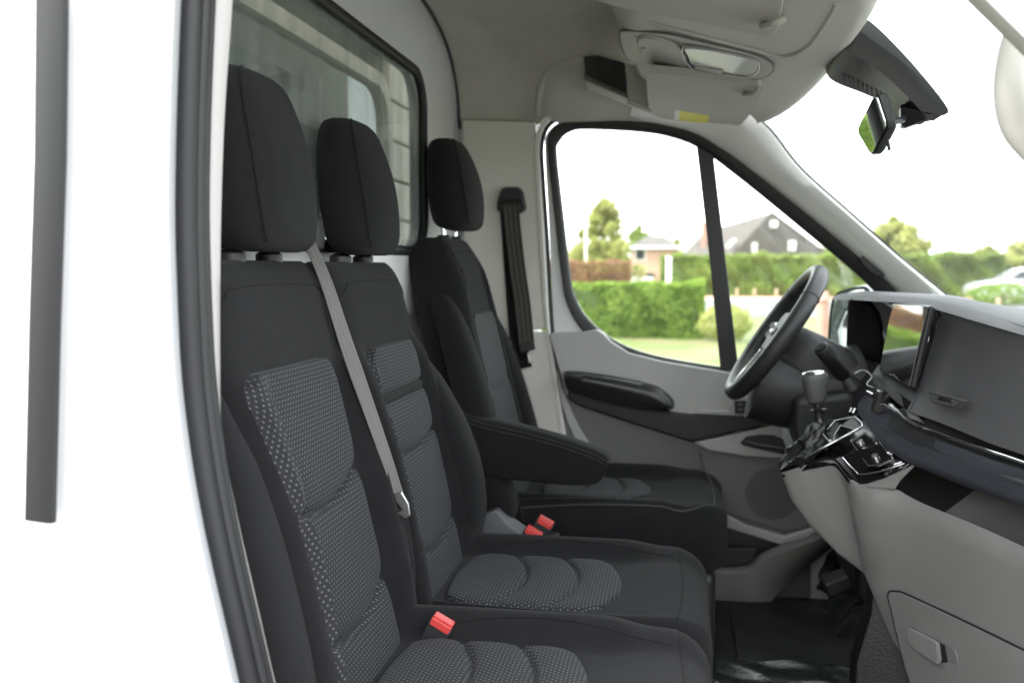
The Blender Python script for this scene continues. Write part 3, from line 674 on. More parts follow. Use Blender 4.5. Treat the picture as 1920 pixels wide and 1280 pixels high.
insert('dotted_insert', bd, PD, -.145, .130, .95, 1.452, .008, [(1.27, .02), (1.08, .02)], corner=.05, flare=lambda t: 1.0)
for sg in (-1, 1):
    zz = np.linspace(1.50, .95, 8)
    path = [np.array((XD(z)+a-.035, .50+sg*(.170+d), z)) for z, d, a in zip(zz, [-.010, .018, .040, .055, .062, .065, .06, .05], [-.03, -.005, .008, .014, .018, .02, .02, .02])]
    o = pad('side_bolster', bd, path, (.025, .048, .056, .058, .055), (.030, .040, .044, .046, .045), (1, 0, .2), k=6)
    stitches('stitching', [p+np.array((.052, -sg*.018-(.0 if sg > 0 else .03), .01)) for p in path[1:]], o)
for s_ in (-.128, .128):
    tube('seam', [PD(s_, t)[0]+np.array((.001, 0, 0)) for t in np.linspace(1.44, 1.615, 16)], .0015, 'fabric2', bd, n=6)
    stitches('stitching', [PD(s_-.006, t)[0]+np.array((.001, 0, 0)) for t in np.linspace(1.42, 1.61, 22)], bd)
tube('seam', [PD(s, 1.606+.004*(1-(s/.12)**2))[0]+np.array((.001, 0, 0)) for s in np.linspace(-.128, .128, 20)], .0014, 'fabric2', bd, n=6)
Wcd = sm([-.40, -.2, 0, .08, .125], [.225, .238, .240, .228, .19])
cD, PDc = cushion(drv, .535, -.40, .128, .975, Wcd, .135, .034, nose=.075, asym=False)
cush_insert(cD, PDc, -.115, .120, -.34, -.062, [(-.265, -.03), (-.165, -.03)])
for sg in (-1, 1):
    stitches('stitching', [PDc(sg*.205, -.38+.42*t)[0]+np.array((0, 0, .001)) for t in np.linspace(0, 1, 40)], cD)
stitches('stitching', cr([PDc(-.205, .03)[0], PDc(-.18, .085)[0], PDc(-.08, .105)[0], PDc(.08, .105)[0], PDc(.18, .085)[0], PDc(.205, .03)[0]], 6), cD)
tube('piping', cr([PDc(-.216, t)[0] for t in np.linspace(-.37, .02, 10)]+[PDc(-.19, .075)[0], PDc(-.10, .098)[0], PDc(.08, .100)[0], PDc(.18, .08)[0]]+[PDc(.216, t)[0] for t in np.linspace(.02, -.3, 8)], 3), .0028, 'pipe', cD, n=8)
headrest(drv, -.585, .500, 1.665, 1.900, w=.125, th=.058, pz=1.642)
box('seat_base', (-.40, .30, .60), (.10, .76, .84), 'black', drv, bev=.02)
box('side_cover', (-.42, .275, .84), (-.27, .30, .93), 'black', drv, bev=.012)
# armrest folded down on the inner side
arp = [PY(884, 800, .215), PY(930, 815, .215), PY(1000, 834, .215), PY(1070, 853, .215), PY(1122, 868, .215)]
rings = []
T1 = cr([PY(858, 768, .20), PY(905, 785, .20), PY(980, 802, .20), PY(1060, 824, .20), PY(1118, 845, .20), PY(1138, 858, .20), PY(1141, 868, .20)], 6)
T2 = cr([PY(868, 880, .20), PY(905, 897, .20), PY(980, 905, .20), PY(1050, 912, .20), PY(1100, 913, .20), PY(1124, 905, .20), PY(1136, 884, .20)], 6)
for a, b in zip(T1, T2):
    c = (a+b)/2; ha = (a-b)/2; ring = []
    for q in np.linspace(0, 2*math.pi, 24, endpoint=False):
        cs, sn = math.cos(q), math.sin(q)
        ring.append(c+ha*math.copysign(abs(sn)**.5, sn)+np.array((0, .036, 0))*math.copysign(abs(cs)**.45, cs)+np.array((0, .036, 0)))
    rings.append(ring)
am = loft('armrest', rings, 'fabric', drv)
for dz in (.010, .020):
    stitches('stitching', [p+np.array((0, -.0012, -dz)) for p in T1[3:-6]], am)
# ---- between the seats: rail covers
rc = thing('seat_side_bracket', (-.36, .16, .8), 'dark grey plastic hinge cover in the gap beside the driver seat cushion', 'seat bracket')
prism('hinge_plate', [PY(888, 1030, .15), PY(893, 1002, .15), (PY(900, 1003, .15)), PY(935, 1040, .15), PY(905, 1060, .15)], (0, .02, 0), 'char', rc, bev=.002)
prism('hinge_cover', [PY(905, 965, .19), PY(930, 955, .19), PY(955, 985, .19), PY(985, 1005, .19), PY(985, 1060, .19), PY(880, 1060, .19)], (0, .07, 0), 'char', rc, bev=.006)
# ---- buckles
def buckle(cx_, cy_, y, ang, w_, lab, grp=None, d=.05):
    p = PY(cx_, cy_, y); t = thing('belt_buckle', p-np.array((0, 0, .05)), lab, 'belt buckle', grp)
    ax = np.array((math.cos(ang), 0, math.sin(ang))); nn = np.array((-math.sin(ang), 0, math.cos(ang)))
    def q(a, b): return p+ax*a+nn*b
    prism('buckle_body', [q(-w_, -.004)-np.array((0, .012, 0)), q(w_, -.004)-np.array((0, .012, 0)), q(w_*.95, -d-.02)-np.array((0, .012, 0)), q(-w_*.95, -d-.02)-np.array((0, .012, 0))], (0, .030, 0), 'black', t, bev=.004)
    prism('release_button', [q(-w_*.86, .005)-np.array((0, .006, 0)), q(w_*.86, .005)-np.array((0, .006, 0)), q(w_*.86, -.006)-np.array((0, .006, 0)), q(-w_*.86, -.006)-np.array((0, .006, 0))], (0, .018, 0), 'red', t, bev=.002)
    prism('button_front', [q(-w_*.86, .002)-np.array((0, .0135, 0)), q(w_*.86, .002)-np.array((0, .0135, 0)), q(w_*.80, -.010)-np.array((0, .0135, 0)), q(-w_*.80, -.010)-np.array((0, .0135, 0))], (0, .004, 0), 'red', t, bev=.001)
    return t, q
buckle(831, 1164, -.465, rad(-28), .021, 'red-buttoned belt buckle standing between the two near seat cushions')
buckle(1024, 976, .16, rad(-28), .021, 'red-buttoned belt buckle beside the driver cushion, the farther one of the pair')
tb, qb = buckle(1002, 996, .09, rad(-28), .022, 'red-buttoned belt buckle with a white sticker, nearer one of the pair')
prism('sticker', [qb(-.010, -.010)-np.array((0, .0135, 0)), qb(.006, -.010)-np.array((0, .0135, 0)), qb(.006, -.028)-np.array((0, .0135, 0)), qb(-.010, -.026)-np.array((0, .0135, 0))], (0, .001, 0), 'label', tb, bev=0)
# ---- belts
def ribbon(name, path, w_, m, parent, wdir, th=.0012, n=60, cup=.0):
    P = resamp(cr(path, 8), n); wd = np.array(wdir, float)
    if wd.ndim == 1: wd = np.repeat(wd[None], n, 0)
    else: wd = resamp(wd, n)
    rings = []
    for i in range(n):
        t = P[min(i+1, n-1)]-P[max(i-1, 0)]; t /= np.linalg.norm(t)
        u0 = wd[i]-t*(wd[i]@t); u0 /= np.linalg.norm(u0); v0 = np.cross(t, u0)
        ring = []
        prof = [(-1, 0), (-.96, 1), (-.62, 1), (-.58, .3), (-.54, 1), (-.1, 1), (-.05, .3), (.05, .3), (.1, 1), (.54, 1), (.58, .3), (.62, 1), (.96, 1), (1, 0), (.96, -1), (-.96, -1)]
        for a, b in prof: ring.append(P[i]+u0*w_/2*a+v0*th*b)
        rings.append(ring)
    return loft(name, rings, m, parent)
mb = thing('seat_belt', (-.55, -.42, 1.2), 'light grey shoulder belt stretched down between the two near seat backs', 'seat belt')
ribbon('webbing', [PY(562, 415, -.40), PY(580, 455, -.425), PY(612, 530, -.445), PY(648, 640, -.445), PY(690, 760, -.43), PY(725, 860, -.42), PY(748, 930, -.405)], .029, 'webg', mb, [(.15, 1, .1), (.45, .9, .1), (.5, .85, .1), (.3, .9, .1), (.2, .95, .1)])
prism('latch_tongue', [PY(738, 925, -.425), PY(752, 922, -.425), PY(766, 945, -.425), PY(769, 966, -.425), PY(760, 972, -.425), PY(744, 962, -.425), PY(754, 955, -.425), PY(742, 940, -.425)], (0, .006, 0), 'steel', mb, bev=.0015)
ribbon('lap_webbing', [PY(752, 950, -.40), PY(764, 1010, -.405), PY(772, 1080, -.40), PY(768, 1150, -.395), PY(756, 1190, -.39)], .03, 'fabric2', mb, (.1, 1, 0), n=30)
prism('belt_exit', [PY(556, 418, -.37), PY(585, 400, -.37), PY(592, 440, -.37), PY(588, 470, -.37), PY(560, 470, -.37)], (0, .05, 0), 'black', mb, bev=.008)
db = thing('seat_belt', (-.5, .84, 1.3), 'black driver seat belt hanging from its anchor on the beige pillar', 'seat belt')
an = prism('upper_anchor', [PY(938, 356, .835), PY(945, 350, .835), PY(972, 350, .835), PY(980, 358, .835), PY(983, 376, .835), PY(986, 392, .835), PY(976, 400, .835), PY(940, 400, .835), PY(930, 392, .835), PY(932, 376, .835)], (0, .028, 0), 'black', db, bev=.007)
tube('anchor_slot', cr([PY(937, 382, .832), PY(945, 377, .830), PY(972, 377, .830), PY(981, 382, .832)], 4), .005, 'satin', an)
ribbon('webbing', [PY(958, 385, .828), PY(962, 430, .83), PY(970, 500, .832), PY(980, 570, .832), PY(988, 650, .832)], .048, 'webb', db, [(1, .1, 0), (1, .0, 0), (1, 0, 0)])
ribbon('rear_webbing', [PY(955, 395, .845), PY(960, 480, .848), PY(970, 620, .848), PY(984, 690, .848)], .046, 'fabric2', db, (1, 0, 0), n=30)
prism('belt_stop', [PY(972, 644, .82), PY(1000, 640, .82), PY(1003, 655, .82), PY(976, 662, .82)], (0, .02, 0), 'black', db, bev=.003)
tube('latch_tongue', [PY(990, 662, .82), PY(993, 680, .82)], .0035, 'chrome', db)
# ================================================================== dashboard
# The dash sweeps forward away from its middle; every line below runs at one height.
def lineZ(pts, z): return [PZ(a, b, z) for a, b in pts]
dash = thing('dashboard', (.55, 0, 1.2), 'charcoal and grey dashboard with navy padded ledge, chrome strip and open tray below', 'dashboard')
# top deck and airbag face: rails across the van
crest = [PY(1560, 553, .62), PY(1600, 553, .50), PY(1640, 555, .36), PY(1700, 558, .15), PY(1750, 566, 0), PY(1830, 588, -.18), PY(1920, 612, -.38), PY(2060, 650, -.60), PY(2250, 700, -.80)]
deckf = [np.array((wbase(y)+.02, y, 1.425)) for y in (.80, .66, .45, .2, 0, -.2, -.4, -.62, -.82)]
def off3(P, x, z): return [p+np.array((x, 0, z)) for p in P]
strip('dash_top', cr(deckf, 6), cr(off3(crest, -.004, -.012), 6), 'char', dash, mids=[cr([(a*.5+b*.5)+np.array((0, 0, .012)) for a, b in zip(deckf, crest)], 6), cr(off3(crest, .05, .006), 6), cr(off3(crest, .012, .001), 6)])
# airbag (passenger) face: crest down to the chrome strip, starting at the navy-stitched seam
fa = [PY(1766, 590, -.02), PY(1800, 596, -.09), PY(1860, 612, -.22), PY(1920, 632, -.34), PY(2060, 668, -.58), PY(2250, 715, -.80)]
fa0 = [PY(1758, 570, .00), PY(1800, 580, -.09), PY(1860, 594, -.22), PY(1920, 611, -.36), PY(2060, 648, -.59), PY(2250, 698, -.80)]
fb = [PY(1745, 650, -.02), PY(1790, 662, -.09), PY(1860, 682, -.22), PY(1920, 706, -.33), PY(2060, 750, -.56), PY(2250, 800, -.78)]
fc = [PY(1722, 730, -.03), PY(1780, 748, -.10), PY(1850, 775, -.22), PY(1920, 800, -.33), PY(2060, 850, -.55), PY(2250, 910, -.76)]
fd = [PY(1700, 770, -.03), PY(1770, 795, -.10), PY(1850, 828, -.22), PY(1920, 853, -.33), PY(2060, 905, -.54), PY(2250, 975, -.75)]
fe = off3(fd, .05, -.005)
strip('airbag_cover', cr(fa0, 6), cr(fe, 6), 'char', dash, mids=[cr(off3([(a*.5+b*.5) for a, b in zip(fa0, fa)], -.006, .002), 6), cr(fa, 6), cr(fb, 6), cr(fc, 6), cr(fd, 6)], n=80)
tube('seam', cr([PY(1760, 600, -.018), PY(1748, 650, -.024), PY(1728, 720, -.034), PY(1706, 768, -.034)], 6), .0018, 'navy', dash, n=6)
box('dash_core', (.74, -.84, .95), (1.15, .74, 1.395), 'black', dash, bev=.01)
ye = -.805
prism('dash_end_panel', [np.array((x, ye, z)) for x, z in ((fa0[-1][0]+.004, fa0[-1][2]-.012), (fa[-1][0]+.006, fa[-1][2]), (fb[-1][0]+.006, fb[-1][2]), (fc[-1][0]+.006, fc[-1][2]), (fd[-1][0]+.006, fd[-1][2]), (.80, fd[-1][2]-.02), (.98, 1.40))], (0, -.03, 0), 'char', dash, bev=.004)
# embossed AIRBAG plate
def on_face(px, py, lift=.0): return PY(px, py, -.10-.10*(px-1745)/60)+np.array((-.0035-lift, -.001, 0))
q = [(1748, 736), (1808, 751), (1796, 764), (1754, 753)]
abp = prism('airbag_plate', [on_face(a, b, .001) for a, b in q], (.012, 0, 0), 'char', dash, bev=.001)
tube('plate_edge', [on_face(a, b, .002) for a, b in q], .0009, 'black', abp, n=6, closed=True)
tc_ = bpy.data.curves.new('lettering', 'FONT'); tc_.body = 'AIRBAG'; tc_.size = .0115; tc_.extrude = .0006; tc_.align_x = 'CENTER'; tc_.align_y = 'CENTER'; tc_.space_character = 1.15
to = bpy.data.objects.new('lettering', tc_); col.objects.link(to); tc_.materials.append(M['rubber'])
o0, ox, oy = on_face(1778, 749, .003), on_face(1800, 754.5, .003)-on_face(1756, 743.5, .003), None
ex = Vector(ox).normalized(); nz = Vector((-1, -.25, .25)).normalized(); ez = (nz-ex*nz.dot(ex)).normalized(); ey = ez.cross(ex)
to.matrix_world = Matrix(((ex[0], ey[0], ez[0], o0[0]), (ex[1], ey[1], ez[1], o0[1]), (ex[2], ey[2], ez[2], o0[2]), (0, 0, 0, 1)))
bpy.context.view_layer.update()
lm = bpy.data.meshes.new_from_object(to.evaluated_get(bpy.context.evaluated_depsgraph_get())); lm.transform(Matrix.Translation(-dash.location) @ to.matrix_world)
bpy.data.objects.remove(to); lo_ = bpy.data.objects.new('lettering', lm); col.objects.link(lo_); lo_.parent = abp; lm.transform(Matrix.Identity(4))
if not lm.materials: lm.materials.append(M['rubber'])
# dark recess behind the chrome strip, from the centre vents to the right
ch = [PY(1668, 762, .03), PY(1690, 778, -.01), PY(1716, 796, -.04), PY(1745, 806, -.07), PY(1800, 826, -.14), PY(1860, 846, -.22), PY(1920, 866, -.32), PY(2060, 920, -.52), PY(2250, 990, -.74)]
tube('chrome_strip', cr(ch, 6), .0042, 'chrome', dash, n=10)
strip('strip_recess', cr(off3(ch, .006, .034), 6), cr(off3(ch, -.004, -.034), 6), 'black', dash, mids=[cr(off3(ch, .022, .02), 6), cr(off3(ch, .026, 0), 6), cr(off3(ch, .006, -.018), 6)])
# navy padded ledge: rounded slab wrapping the corner
lt = [PY(a, b, y) for a, b, y in ((1624, 741, .10), (1611, 752, .112), (1612, 768, .105), (1631, 793, .075), (1655, 821, .04), (1678, 837, .0), (1702, 849, -.03), (1740, 864, -.075), (1800, 886, -.15), (1860, 907, -.23), (1920, 927, -.32), (2060, 975, -.52), (2250, 1040, -.73))]
lin = [PY(a, b, y) for a, b, y in ((1630, 737, .10), (1650, 745, .085), (1669, 766, .06), (1690, 789, .03), (1704, 800, .0), (1726, 812, -.035), (1760, 825, -.08), (1810, 843, -.15), (1860, 862, -.22), (1920, 884, -.32), (2060, 936, -.52), (2250, 1005, -.73))]
lt2 = off3(lt, .004, -.017); lt3 = off3(lt, .02, -.028)
strip('padded_ledge', cr(lin, 6), cr(lt3, 6), 'navy', dash, mids=[cr([(a*.5+b*.5)+np.array((0, 0, .004)) for a, b in zip(lin, lt)], 6), cr([(a*.12+b*.88)+np.array((0, 0, .003)) for a, b in zip(lin, lt)], 6), cr(lt, 6), cr(off3(lt, -.002, -.008), 6), cr(lt2, 6)], n=110)
stitches('stitching', cr([(a*.10+b*.90)+np.array((0, 0, .0035)) for a, b in zip(lin[2:], lt[2:])], 6), dash, m='stitch', w=.0005)
prev_ = None
prism('lip_deck', [PY(a, b, y) for a, b, y in ((1604, 909, .035), (1622, 907, .025), (1655, 897, .01), (1692, 880, -.01), (1716, 868, -.02), (1700, 884, -.02), (1686, 898, -.02), (1676, 915, -.02), (1640, 912, .01))], (.002, .001, -.004), 'dashg', dash, bev=.001)
# tray: back wall, floor; and grey lower panel with lip
yl = lambda p: float(np.interp(p, [1590, 1640, 1690, 1740, 1800, 1860, 1920, 2060, 2250], [.05, .01, -.02, -.08, -.15, -.22, -.29, -.45, -.66]))
lip = [PY(a, b, yl(a)) for a, b in ((1606, 908), (1640, 911), (1676, 913), (1700, 926), (1726, 939), (1770, 957), (1820, 977), (1870, 999), (1920, 1022), (2060, 1090), (2250, 1185))]
lipb = [PY(1700, 872, -.02), PY(1708, 876, -.03), PY(1720, 880, -.04), PY(1745, 890, -.07), PY(1790, 908, -.13), PY(1830, 926, -.18), PY(1880, 950, -.24), PY(1930, 975, -.31), PY(2080, 1040, -.50), PY(2270, 1130, -.70)]
trayf = [PY(1600, 880, .10), PY(1650, 895, .05), PY(1690, 905, .02), PY(1760, 950, -.03), PY(1800, 972, -.08), PY(1850, 990, -.14), PY(1900, 1010, -.21), PY(1980, 1040, -.30), PY(2120, 1100, -.48), PY(2300, 1180, -.68)]
# lower panel: from lip outward edge, down
low1 = [PY(a, b, yl(a)-.012) for a, b in ((1596, 900), (1612, 925), (1640, 945), (1664, 957), (1710, 979), (1757, 1001), (1810, 1025), (1865, 1049), (1920, 1073), (2060, 1145), (2250, 1240))]
low2 = [PY(1583, 885, .06), PY(1602, 960, .03), PY(1622, 1000, .02), PY(1675, 1020, -.02), PY(1740, 1045, -.08), PY(1800, 1075, -.15), PY(1860, 1105, -.22), PY(1920, 1140, -.28), PY(2060, 1220, -.43), PY(2250, 1310, -.64)]
low3 = [PY(1586, 900, .09), PY(1606, 1010, .06), PY(1628, 1090, .04), PY(1680, 1105, 0), PY(1740, 1135, -.06), PY(1800, 1165, -.13), PY(1860, 1195, -.20), PY(1920, 1225, -.26), PY(2060, 1300, -.41), PY(2250, 1390, -.62)]
low4 = [PY(1592, 930, .13), PY(1618, 1060, .10), PY(1665, 1180, .07), PY(1700, 1240, .03), PY(1740, 1300, -.03), PY(1800, 1350, -.10), PY(1860, 1390, -.17), PY(1920, 1430, -.23), PY(2060, 1500, -.38), PY(2250, 1600, -.59)]
lipi = [a*.86+b*.14+np.array((0, 0, .002)) for a, b in zip(lip, lipb)]
strip('lower_panel', cr(off3(lip, .004, -.004), 6), cr(low4, 6), 'dashg', dash, mids=[cr([a*.5+b*.5+np.array((-.004, 0, .006)) for a, b in zip(lip, low1)], 6), cr(low1, 6), cr(low2, 6), cr(low3, 6)], n=100)
tin = off3(lip, .02, -.05); 
wallb = [p+np.array((.16, .02, -.02)) for p in lipb]
strip('tray', cr(off3(lip, .0045, -.004), 6), cr([p+np.array((.10, 0, .06)) for p in wallb], 6), 'grey2', dash, mids=[cr(tin, 6), cr([p+np.array((.15, .02, -.075)) for p in lip], 6), cr(wallb, 6)], n=100)
# fold-down compartment lid with finger pull, in the lower panel
lidp = [(1668, 1112), (1684, 1108), (1705, 1114), (1800, 1158), (1920, 1216), (2080, 1296), (2080, 1420), (1760, 1420), (1742, 1370), (1700, 1250), (1676, 1150)]
def lowface(px, py, lift=0):
    t_ = (px-1680)/240.
    y = -.0-.27*t_+max(0, (py-1105-t_*120))/800*.18
    return PY(px, py, y)+np.array((-lift, -lift*.7, 0))
lid = prism('compartment_lid', [lowface(a, b, .006) for a, b in cr([np.array((a, b, 0.)) for a, b in lidp], 3, True) for a, b in [(a, b)]] if False else [lowface(p[0], p[1], .005) for p in cr([np.array((a, b, 0.)) for a, b in lidp], 3, True)], (.02, .01, 0), 'dashg', dash, bev=.004)
tube('lid_gap', [lowface(p[0], p[1], .003) for p in cr([np.array((a, b, 0.)) for a, b in lidp], 4, True)], .0022, 'rubber', dash, n=6, closed=True)
prism('pull_recess', [lowface(a, b, .0125) for a, b in ((1716, 1176), (1722, 1172), (1790, 1206), (1800, 1216), (1806, 1236), (1806, 1262), (1770, 1248), (1724, 1206))], (.006, 0, 0), 'grey2', lid, bev=.001)
prism('pull_latch', [lowface(a, b, .020) for a, b in ((1716, 1176), (1722, 1173), (1762, 1193), (1772, 1200), (1776, 1232), (1772, 1240), (1728, 1210), (1718, 1196))], (.008, 0, 0), 'dashg', lid, bev=.002)
prism('latch_gap', [lowface(a, b, .0145) for a, b in ((1773, 1200), (1783, 1206), (1788, 1238), (1776, 1238))], (.004, 0, 0), 'rubber', lid, bev=.001)
# black lower end of the centre stack and footwell
prism('footwell_side', [PY(1640, 1030, .10), PY(1665, 1170, .09), PY(1720, 1300, .05), PY(1600, 1300, .08), PY(1605, 1240, .10), PY(1630, 1150, .10)], (0, .06, 0), 'deep', dash, bev=.006)
# ---- driver side of the dash
prism('driver_knee_panel', [np.array(p) for p in ((.45, .18, 1.325), (.40, .18, 1.25), (.42, .18, 1.10), (.52, .18, .98), (.80, .18, .90), (.90, .18, 1.38))], (0, .62, 0), 'black', dash, bev=.02)
hood_o = [PY(1562, 560, .70), PY(1596, 553, .60), PY(1640, 560, .38), PY(1672, 578, .22), PY(1690, 600, .16)]
strip('cluster_hood', cr(hood_o, 6), cr([p+np.array((.20, 0, .0)) for p in hood_o], 6), 'char', dash, mids=[cr([p+np.array((.03, 0, .008)) for p in hood_o], 6)], thick=.006)
# instrument display, a dark slab with a rounded upper corner
ic = prism('instrument_display', [PY(1594, 560, .58)] and pY([(1588, 562), (1600, 557), (1618, 560), (1634, 570), (1646, 588), (1653, 612), (1656, 645), (1653, 690), (1640, 708), (1600, 708), (1583, 690), (1585, 640)], .50), (.02, .02, 0), 'dispm', dash, bev=.006)
prism('display_bezel', pY([(1612, 553), (1650, 560), (1672, 585), (1674, 640), (1664, 700), (1657, 700), (1659, 645), (1656, 610), (1648, 585), (1635, 567)], .47), (.02, .03, 0), 'char', dash, bev=.004)
# ---- infotainment screen
tsn = thing('touch_screen', (.36, .02, 1.28), 'upright black glass touchscreen mounted on the dash centre, reflecting greenery', 'screen')
sn = np.array((-.99, .05, .14)); s0_ = PY(1695, 640, .02)
qs = [_pl(a, b, sn, sn@s0_) for a, b in ((1673, 568), (1742, 572), (1706, 727), (1648, 694))]
nrm_ = np.cross(qs[1]-qs[0], qs[3]-qs[0]); nrm_ /= np.linalg.norm(nrm_)
if nrm_[0] > 0: nrm_ = -nrm_
prism('screen_housing', qs, -nrm_*.012, 'satin', tsn, bev=.005)
cc = sum(qs)/4
prism('screen_glass', [cc+(p-cc)*.955+nrm_*.0008 for p in qs], -nrm_*.002, 'screen', tsn, bev=.0)
prism('screen_backshell', [cc+(p-cc)*.80-nrm_*.012 for p in qs], -nrm_*.008, 'black', tsn, bev=.004)
prism('screen_foot', [PY(1700, 700, .05), PY(1742, 660, .03), PY(1768, 640, .02), PY(1770, 600, .02), PY(1758, 590, .02), PY(1755, 640, .02), PY(1722, 742, .02)], (0, .05, 0), 'char', dash, bev=.006)
prism('side_slot', [PY(1756, 622, -.018), PY(1772, 618, -.02), PY(1768, 650, -.02), PY(1750, 655, -.018)], (0, .01, 0), 'navy', dash, bev=.002)
# padded ledge below the screen
sl0 = [PY(1638, 698, .24), PY(1650, 706, .20), PY(1680, 728, .12), PY(1700, 748, .06), PY(1722, 760, .01), PY(1738, 756, -.02)]
slb = [PY(1648, 684, .26), PY(1665, 700, .22), PY(1690, 712, .15), PY(1715, 722, .09), PY(1735, 725, .04), PY(1750, 722, 0)]
slc = [PY(1634, 704, .24), PY(1648, 718, .20), PY(1672, 745, .12), PY(1695, 764, .06), PY(1712, 770, .01), PY(1720, 768, -.02)]
strip('screen_ledge', cr(slb, 5), cr(off3(slc, .03, -.01), 5), 'char', dash, mids=[cr([(a+b)/2+np.array((0, 0, .003)) for a, b in zip(slb, sl0)], 5), cr(sl0, 5), cr(slc, 5)], n=50)
stitches('stitching', cr([p+np.array((0, -.001, .0015)) for p in sl0[1:]], 6), dash, w=.0005)
strip('vent_recess', cr([PY(1662, 742, .20), PY(1676, 750, .16), PY(1700, 770, .06), PY(1760, 800, -.03)], 5), cr([PY(1650, 760, .20), PY(1664, 782, .13), PY(1690, 800, .04), PY(1740, 815, -.03)], 5), 'gloss', dash, thick=.01)
tube('vent_trim', cr([PY(a, b, y) for a, b, y in ((1603, 700, .24), (1617, 694, .235), (1631, 701, .22), (1634, 709, .21), (1626, 718, .20), (1628, 723, .19), (1638, 727, .17))], 5), .0018, 'steel', dash, n=8)
prism('vent_knob', [PY(a, b, .055) for a, b in ((1641, 760), (1648, 735), (1654, 732), (1658, 735), (1655, 748), (1660, 760), (1657, 772), (1646, 776), (1637, 771))], (0, .03, 0), 'satin', dash, bev=.004)
tube('vent_toggle', [PY(1625, 735, .09), PY(1636, 741, .08)], .0045, 'chrome', dash, n=10)
prism('chrome_clip', [PY(1650, 757, .03), PY(1660, 757, .02), PY(1668, 765, .01), (PY(1662, 771, .015)), PY(1652, 764, .03)], (0, .008, 0), 'chrome', dash, bev=.0015)
prism('vent_box', [PY(1698, 768, -.025), PY(1720, 776, -.03), PY(1735, 795, -.04), PY(1704, 784, -.03)], (0, .01, 0), 'char', dash, bev=.002)
# ---- centre pod with gear lever
pod = thing('centre_console', (.35, .10, .95), 'grey centre console pod with gloss black top plate and chrome edging under the gear lever', 'console')
# the grey shell: rails from the rim downwards
rim = [PY(a, b, y) for a, b, y in ((1560, 800, .26), (1500, 850, .22), (1470, 872, .17), (1463, 880, .145), (1466, 885, .125), (1490, 878, .105), (1514, 870, .092), (1540, 864, .078), (1556, 862, .068), (1565, 864, .063), (1571, 870, .058), (1589, 893, .045), (1604, 906, .034), (1622, 907, .026))]
pd = [(0, 0), (.004, -.02), (.012, -.06), (.03, -.11), (.06, -.17), (.10, -.23), (.16, -.30)]
cpt = np.array((.48, .14, 0))
rails = []
for k, (dx, dz) in enumerate(pd):
    r_ = []
    for p in rim:
        v = np.array((cpt[0]-p[0], cpt[1]-p[1], 0)); v /= np.linalg.norm(v)
        r_.append(p+v*dx*1.1+np.array((dx*.9, 0, dz*1.0)))
    rails.append(cr(r_, 6))
strip('pod_shell', rails[0], rails[-1], 'dashg', pod, mids=rails[1:-1], n=90)
# gloss top: polygon plate + skirt
top = [PY(a, b, y) for a, b, y in ((1566, 788, .25), (1540, 815, .235), (1500, 846, .21), (1474, 862, .18), (1465, 872, .15), (1467, 882, .125), (1514, 867, .092), (1556, 859, .070), (1566, 861, .064), (1573, 868, .058), (1590, 891, .045), (1605, 904, .036), (1622, 905, .027), (1655, 894, .01), (1692, 877, -.01), (1712, 862, -.01), (1680, 822, .05), (1640, 785, .13), (1605, 776, .21))]
prism('gloss_top', [p for p in top], (0, 0, -.016), 'gloss', pod, bev=.002)
tube('chrome_edge', cr([PY(a, b, y-.002) for a, b, y in ((1474, 861, .175), (1466, 868, .15), (1470, 876, .125), (1500, 862, .105), (1530, 846, .09), (1556, 832, .082), (1590, 814, .088), (1612, 803, .10), (1617, 797, .11), (1610, 788, .13), (1601, 781, .15))], 6), .0024, 'chrome', pod, n=8)
tube('chrome_edge', cr([PY(a, b, y-.003) for a, b, y in ((1580, 857, .06), (1594, 873, .05), (1606, 885, .04), (1613, 889, .035), (1643, 885, .02), (1670, 877, .008), (1697, 868, 0))], 5), .0014, 'chrome', pod, n=8)
tube('inner_frame', [PY(a, b, y-.004) for a, b, y in ((1558, 831, .082), (1543, 814, .115), (1566, 788, .15), (1600, 781, .15))], .0012, 'steel', pod, n=6)
tube('inner_frame', [PY(a, b, y-.004) for a, b, y in ((1561, 828, .082), (1566, 812, .10), (1576, 797, .13), (1603, 804, .11))], .0012, 'steel', pod, n=6)
prism('cup_well', [PY(1549, 815, .113), PY(1568, 792, .148), PY(1574, 796, .14), PY(1560, 826, .09)], (0, 0, .003), 'rubber', pod, bev=.001)
prism('cup_well', [PY(1580, 797, .135), PY(1600, 784, .148), PY(1612, 798, .115), PY(1602, 803, .108)], (0, 0, .003), 'grey2', pod, bev=.001)
# control panel with two rotary knobs
pn = [PY(a, b, y) for a, b, y in ((1594, 830, .085), (1621, 814, .10), (1675, 864, .02), (1646, 876, .025), (1627, 877, .04))]
cp = prism('control_panel', [p+np.array((0, 0, .004)) for p in pn], (0, 0, -.006), 'gloss', pod, bev=.002)
tube('panel_trim', [p+np.array((0, -.001, .005)) for p in pn], .0011, 'chrome', cp, n=6, closed=True)
for (a, b, y) in ((1614, 831, .080), (1642, 858, .036)):
    c_ = PY(a, b, y); ax = np.array((-.45, -.35, .82)); ax /= np.linalg.norm(ax)
    tube('rotary_knob', [c_-ax*.012, c_+ax*.004, c_+ax*.007], [.0085, .0080, .006], 'chrome', cp, n=20)
    tube('knob_ring', [c_-ax*.011, c_-ax*.008], [.0125, .0115], 'gloss', cp, n=20)
prism('toggle_bar', [PY(1647, 827, .06), PY(1651, 829, .055), PY(1669, 849, .03), PY(1663, 851, .03)], (0, 0, .003), 'chrome', cp, bev=.001)
for (a, b) in ((1671, 857),):
    c_ = PY(a, b, .035)
    prism('toggle', [c_+np.array(q) for q in ((-.006, -.004, .004), (.004, -.004, .004), (.006, .004, .004), (-.004, .004, .004))], (0, 0, .006), 'chrome', cp, bev=.001)
